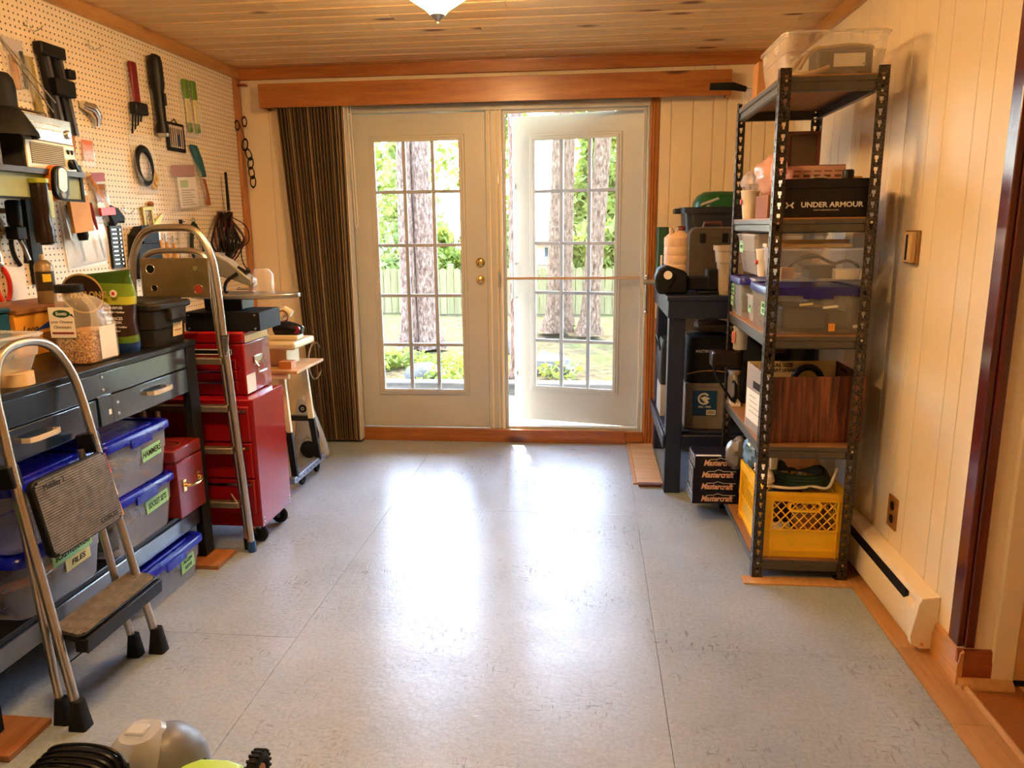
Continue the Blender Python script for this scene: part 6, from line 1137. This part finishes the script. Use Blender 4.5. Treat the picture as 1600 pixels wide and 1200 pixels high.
m = MB(); m.lathe([(.022,-.0725),(.022,-.0705)], (-.055,0,.10), 18, 'y'); build('emblem', m, PAPER, jb); m = MB(); m.tube(spline([(-.02,-.073,.10),(-.03,-.074,.06),(-.05,-.074,.04),(-.04,-.074,.01)], 4), .004, 6); build('rib', m, BLACK, jb)
T = thing('fuel_can', 'cream round fuel can with red cap and spout on the blue table', 'fuel can', (.485,4.48,ZT)); CC = pm('cream can paint', srgb(226,192,154), .45, var=.1, scale=10)
pr = [(.072,0),(.076,.01)]; 
for k in range(5): pr += [(.076,.03+k*.05),(.0735,.036+k*.05),(.076,.042+k*.05)]
m = MB(); m.lathe(pr+[(.076,.285),(.07,.292),(.03,.325),(.02,.33)], (0,0,0), 26); build('body', m, CC, T); m = MB(); m.tube([(-.035,-.03,.305),(-.045,-.04,.345)], [.014,.011], 10); build('spout', m, CC, T); m = MB(); m.lathe([(.024,.326),(.024,.345),(.018,.35)], (.02,0,0), 14); build('cap', m, pm('dark red cap', srgb(120,24,22), .4), T); m = MB(); m.tube([(-.02,-.03,.315),(.0,-.035,.34),(.02,-.03,.335)], .003, 6); build('chain', m, STEEL, T)
T = box('green_box', 'tall green box standing in the corner behind the fuel can', 'box', .392, .452, 4.66, 4.80, ZT, .345, pm('bottle green', srgb(16,70,34), .45)); note(T, '-y', (-.01,-.0705,.12), .012, .12, PAPER)
GC = thing('tool_case', 'dark grey upright tool case with pale rounded side and handle', 'tool case', (.66,4.36,ZT)); m = MB(); m.loft([[(x,y,z) for x,z in [(a,b+.17) for a,b in rrect(.26,.34,.04,5)]] for y in (-.055,.055)]); build('shell', m, pm('warm dark grey', srgb(78,68,58), .45), GC, bev=.004); m = MB(); m.loft([[(x,y,z) for x,z in [(a,b+.17) for a,b in rrect(.268,.348,.044,5)]] for y in (-.012,.012)]); build('seam_band', m, GREY, GC); m = MB(); m.tube([(-.05,-.0,.335),(-.045,0,.365),(.045,0,.365),(.05,0,.335)], .010, 8); build('handle', m, pm('dark red grip', srgb(84,40,34), .5), GC); m = MB(); m.box(-.055,-.058,.03,.11,-.056,.29); build('panel', m, pm('warm grey panel', srgb(70,60,50), .5), GC, bev=.002)
for x in (-.06,.06): m = MB(); m.box(x-.015,-.064,.26,x+.015,-.058,.31); build('latch', m, BLACK, GC, bev=.002)
T = thing('utility_tub', 'black utility tub with flared rim behind the grey tool case', 'tub', (.70,4.66,ZT)); m = MB(); m.loft([[(x,y,z) for x,y in rrect(.36*k,.30*k,.06,4)] for z,k in ((0,.8),(.42,.96),(.42,1.04),(.455,1.06),(.455,1.0),(.43,.93),(.02,.76))]); build('tub', m, pm('blue black tub', srgb(36,40,50), .4), T); m = MB(); m.box(-.225,-.04,.42,-.185,.04,.45); build('lug', m, pm('blue black tub', (0,0,0)), T, bev=.006)
m = MB(); m.loft([[(x,y,z) for x,y in rrect(.30*k,.26*k,.10*k,5)] for z,k in ((0,1),(.03,.98),(.065,.82),(.085,.6),(.09,.05))]); T = thing('domed_cover', 'green domed plastic lid lying on the black utility tub', 'lid', (.735,4.66,ZT+.457)); build('dome', m, pm('green lid', srgb(18,84,44), .35), T); m = MB(); m.tube([(-.12,-.131,.01),(-.06,-.125,.03),(-.02,-.118,.045)], .008, 6); build('pale_slot', m, GREYL, T)
T = thing('waste_bin', 'pale grey narrow plastic bin beside the vise on the blue table', 'bin', (.72,4.06,ZT)); m = MB(); m.loft([[(x,y,z) for x,y in rrect(.17*k,.15*k,.02,3)] for z,k in ((0,.70),(.16,.80),(.165,.88),(.225,.95),(.225,1.03),(.25,1.04),(.25,.98),(.22,.9),(.02,.66))]); build('bin_body', m, pm('putty bin', srgb(170,156,136), .5), T)
for x in (-.03,.02): m = MB(); m.box(x-.006,-.066,.02,x+.006,-.058,.16); build('flute', m, pm('putty bin', (0,0,0)), T)
# under the table
T = thing('grey_carton', 'grey cardboard carton with blue emblem label on the table shelf', 'carton', (.63,4.22,ZL)); m = MB(); m.box(-.115,-.11,0,.12,.11,.235); m.box(-.118,-.113,.236,.123,.113,.255); build('carton', m, pm('warm grey carton', srgb(128,118,106), .7), T, bev=.003); m = MB(); m.box(-.075,-.1118,.075,.055,-.1104,.215); k = build('blue_label', m, pm('teal blue label', srgb(16,66,104), .5), T)
m = MB(); m.torus((-.015,-.112,.17), .028, .006, 'y', 20, 5, 40, 330); m.prism([(-.035,.175),(-.01,.185),(.02,.172),(.005,.165),(.0,.145),(-.02,.16)], 'y', -.1135, -.112); build('emblem', m, PAPER, k, kind='stuff'); text('PAC - VAC', .014, (-.01,-.1125,.125), '-y', PAPER, k, bold=.0006); m = MB(); m.box(.0,-.1125,.08,.05,-.1119,.108); build('barcode', m, PAPER, k)
for i in range(7): m = MB(); m.box(.005+i*.006,-.113,.085,.008+i*.006,-.1126,.104); build('bar', m, INK, k)
T = thing('tool_bag', 'black MASTERCRAFT tool bag sitting on the grey carton', 'tool bag', (.64,4.22,ZL+.256)); m = MB(); m.loft([[(x,y,z) for x,y in rrect(.25*k,.20*k,.04,3)] for z,k in ((0,.98),(.02,1.02),(.20,1.0),(.25,.9),(.26,.6))]); build('bag', m, pm('black canvas', (.011,.011,.012), .8, bump=.3), T); text('MASTERCRAFT', .021, (-.015,-.104,.175), '-y', GREYL, T, bold=.0008, sx=.9); m = MB(); m.tube(spline([(-.12,-.106,.05),(-.06,-.108,.065),(.02,-.108,.07),(.10,-.106,.06)], 4), .0025, 6); build('piping', m, CARD, T)
m = MB(); m.ell((0,0,.035),(.10,.07,.04),16,10,.6,22,9); build('rag_heap', m, pm('dusty rag', srgb(120,104,86), .9), loc=(.66,4.25,ZL+.517), label='dusty rag heaped on the black MASTERCRAFT bag', cat='rag')
m = MB(); m.loft([[(x,y,z) for x,y in rrect(.09*k,.26*k,.03,3)] for z,k in ((0,.95),(.10,1.05),(.22,1.0),(.26,.7))]); T = thing('black_holdall', 'black padded holdall on a grey crate behind the table leg', 'bag', (.445,4.5,ZL+.19)); build('bag', m, pm('black nylon', (.012,.012,.014), .5, bump=.2), T); m = MB(); m.tube(spline([(-.046,-.10,.20),(-.06,-.06,.27),(-.06,.04,.27),(-.046,.09,.20)], 4), .006, 6); build('strap', m, BLACK, T)
box('grey_crate', 'low grey crate under the black holdall on the table shelf', 'crate', .405, .50, 4.38, 4.63, ZL, .188, GREYL)
# stacked Mastercraft boxes
for k in range(4):
    dx, dz = (.0,.006,.003,.012)[k], k*.0605
    T = thing('tool_carton', ('lowest','second lowest','second highest','topmost')[k]+' of four navy Mastercraft boxes on the lowest steel shelf', 'carton', (.682+dx*.5,3.664,Z5+dz), group='stacked Mastercraft boxes'); T.rotation_euler = (0,0,R((1.5,-1,.5,2)[k]))
    m = MB(); m.box(-.185,-.085,0,.185,.085,.060); build('carton', m, pm('navy carton', srgb(20,18,38), .4), T, bev=.0015); text('Mastercraft', .040, (-.070,-.0856,.026), '-y', pm('bronze print', srgb(222,176,150), .5), T, shear=.28, bold=.0014, sx=.80)
    m = MB(); P_ = [(-.115,.044),(-.085,.0445),(-.065,.053),(-.04,.0445),(.02,.044)]; m.tube([(x,-.0857,z) for x,z in P_], .0012, 4); build('roof_line', m, WHITEINK, T)
    m = MB(); m.box(-.1864,-.075,.006,-.1852,.075,.054); e = build('lit_end_panel', m, GREYL, T)  # pale panel paints the daylight falling on the carton's left end
    for q in range(3): m = MB(); m.box(-.1872,-.065+q*.05,.012,-.1865,-.04+q*.05,.048); build('end_print', m, BLACK, e)
    if k == 3: m = MB(); m.box(-.18,-.083,.0603,-.06,-.06,.061); build('white_flap', m, PAPER, T)

# ================================================================ FOREGROUND: cordless trimmer and charger
TR = thing('string_trimmer', 'lime and grey cordless string trimmer lying on the floor in front', 'trimmer', (-1.02,1.60,0)); LIME = pm('lime plastic', srgb(168,206,84), .35, var=.05); TG = pm('trimmer grey', srgb(104,106,108), .4)
m = MB(); m.lathe([(.10,.0),(.104,.03),(.10,.075),(.085,.115),(.055,.15),(.02,.165)], (-.07,.03,0), 26); dm = build('motor_dome', m, TG, TR)
for k in range(6): m = MB(); a = R(-60+k*12); m.at((-.07+.098*math.cos(a),.03+.098*math.sin(a),.07),(0,0,math.degrees(a))); m.box(-.004,-.003,-.02,.006,.003,.012); build('vent', m, BLACK, dm)
m = MB(); m.torus((-.07,.03,.11), .075, .004, 'z', 20, 5, -80, 0); build('groove', m, GREYL, dm)
m = MB(); rings = [[(-.118+x,.0+y,z) for x,y in rrect(.15*k,.17*k,.04,4)] for z,k in ((.02,1.05),(.10,1.0),(.15,.85),(.175,.6))]; m.loft(rings, caps=False); m.add(rings[-1], [tuple(range(len(rings[-1])))]); build('clear_guard', m, clear('frosty guard', (.62,.62,.6), .4, .25), TR)
m = MB(); m.box(-.15,-.02,.174,-.10,.02,.184); build('guard_grip', m, clear('frosty guard', (0,0,0)), TR, bev=.004)
m = MB(); m.loft([[(x+dx,y+dy,z) for dx,dy in ((0,-.045*k),(0,.045*k))]+[(x+.0,y+.03*k,z+.05*k),(x+.0,y-.03*k,z+.05*k)] for x,y,z,k in ((-.02,-.06,.03,1.3),(.04,-.035,.045,1.25),(.10,-.01,.045,1.0),(.14,.0,.04,.8))]); build('lime_body', m, LIME, TR, bev=.01, smooth=60)
WH = MB(); WH.torus((0,0,0), .04, .016, 'x', 26, 10)
for k in range(22): a = R(k*360/22); WH.at((0,.055*math.cos(a),.055*math.sin(a)),(math.degrees(a),0,0)); WH.box(-.014,-.003,-.003,.014,.003,.003)
w_ = build('edging_wheel', WH, RUBBER, TR, loc=(.175,.02,.0585), kind='stuff'); m = MB(); m.lathe([(.025,-.012),(.025,.012)], (.175,.02,.0585), 18, 'x'); build('wheel_hub', m, CARD, TR)
CH = thing('battery_charger', 'black battery charger with its cord wrapped round, front of photo', 'charger', (-1.19,1.42,0)); m = MB(); m.loft([[(x,y,z) for x,y in rrect(.20*k,.15*k,.03,3)] for z,k in ((0,1),(.17,1.0),(.205,.93),(.218,.80))]); bd = build('body', m, BLACK, CH)
for k in range(6): m = MB(); m.box(.1,-.06+k*.02,.09,.106,-.05+k*.02,.19); build('fin', m, BLACKM, bd)
for k in range(5): m = MB(); m.tube(spline([(-.106,-.045+.02*k,.10),(-.098,-.04+.02*k,.19),(-.075,-.035+.02*k,.224),(.0,-.03+.021*k,.229),(.075,-.035+.02*k,.224),(.098,-.04+.02*k,.19),(.106,-.045+.02*k,.10)], 5), .0045, 6); build('cord_loop', m, BLACK, CH)
m = MB(); m.tube([(-.09,.02,.16),(-.14,.03,.155),(-.16,.03,.15)], [.016,.014,.010], 8); build('plug', m, BLACK, CH)
m = MB(); m.box(-.05,-.04,.218,.0,.01,.221); build('clear_window', m, pm('amber window', srgb(40,36,26), .15), CH)
# ---------------------------------------------------------------- lettering becomes plain mesh
bpy.context.view_layer.update(); dg = bpy.context.evaluated_depsgraph_get()
for o in [o for o in C.objects if o.type == 'FONT']:
    me = bpy.data.meshes.new_from_object(o.evaluated_get(dg)); nm = o.name
    q = bpy.data.objects.new('lettering', me); C.objects.link(q); q.parent = o.parent; q.location = o.location; q.rotation_euler = o.rotation_euler; q.scale = o.scale
    if not me.materials: me.materials.append(o.data.materials[0])
    bpy.data.objects.remove(o)

GROUPS = {'storage_bin': 'lidded clear storage bins', 'clear_box': 'clear plastic boxes on the third shelf', 'pliers': 'pliers on the pegboard', 'wrench': 'chrome wrenches on the pegboard',
    'hand_file': 'yellow handled files on the pegboard', 'peg_hook': 'empty hooks on the pegboard', 'hammer': 'hammers in the HAMMERS bin', 'screwdriver': 'screwdrivers in the SCREWDRIVERS bin',
    'pine_tree': 'pines in the yard', 'leafy_tree': 'leafy trees behind the fence', 'spruce_tree': 'spruces behind the fence', 'garden_stone': 'stones in the yard', 'power_line': 'overhead power lines',
    'white_cup': 'white paper cups on the shelf unit', 'ceiling_lamp': 'amber ceiling lamps', 'foot_block': 'wooden blocks under the bench legs', 'wood_strip': 'pale wood strips on the clear tub', 'cloth_bundle': 'bundles in the yellow crate'}
for o in C.objects:
    g = GROUPS.get(o.name.split('.')[0])
    if g and o.parent is None and not o.get('group'): o['group'] = g
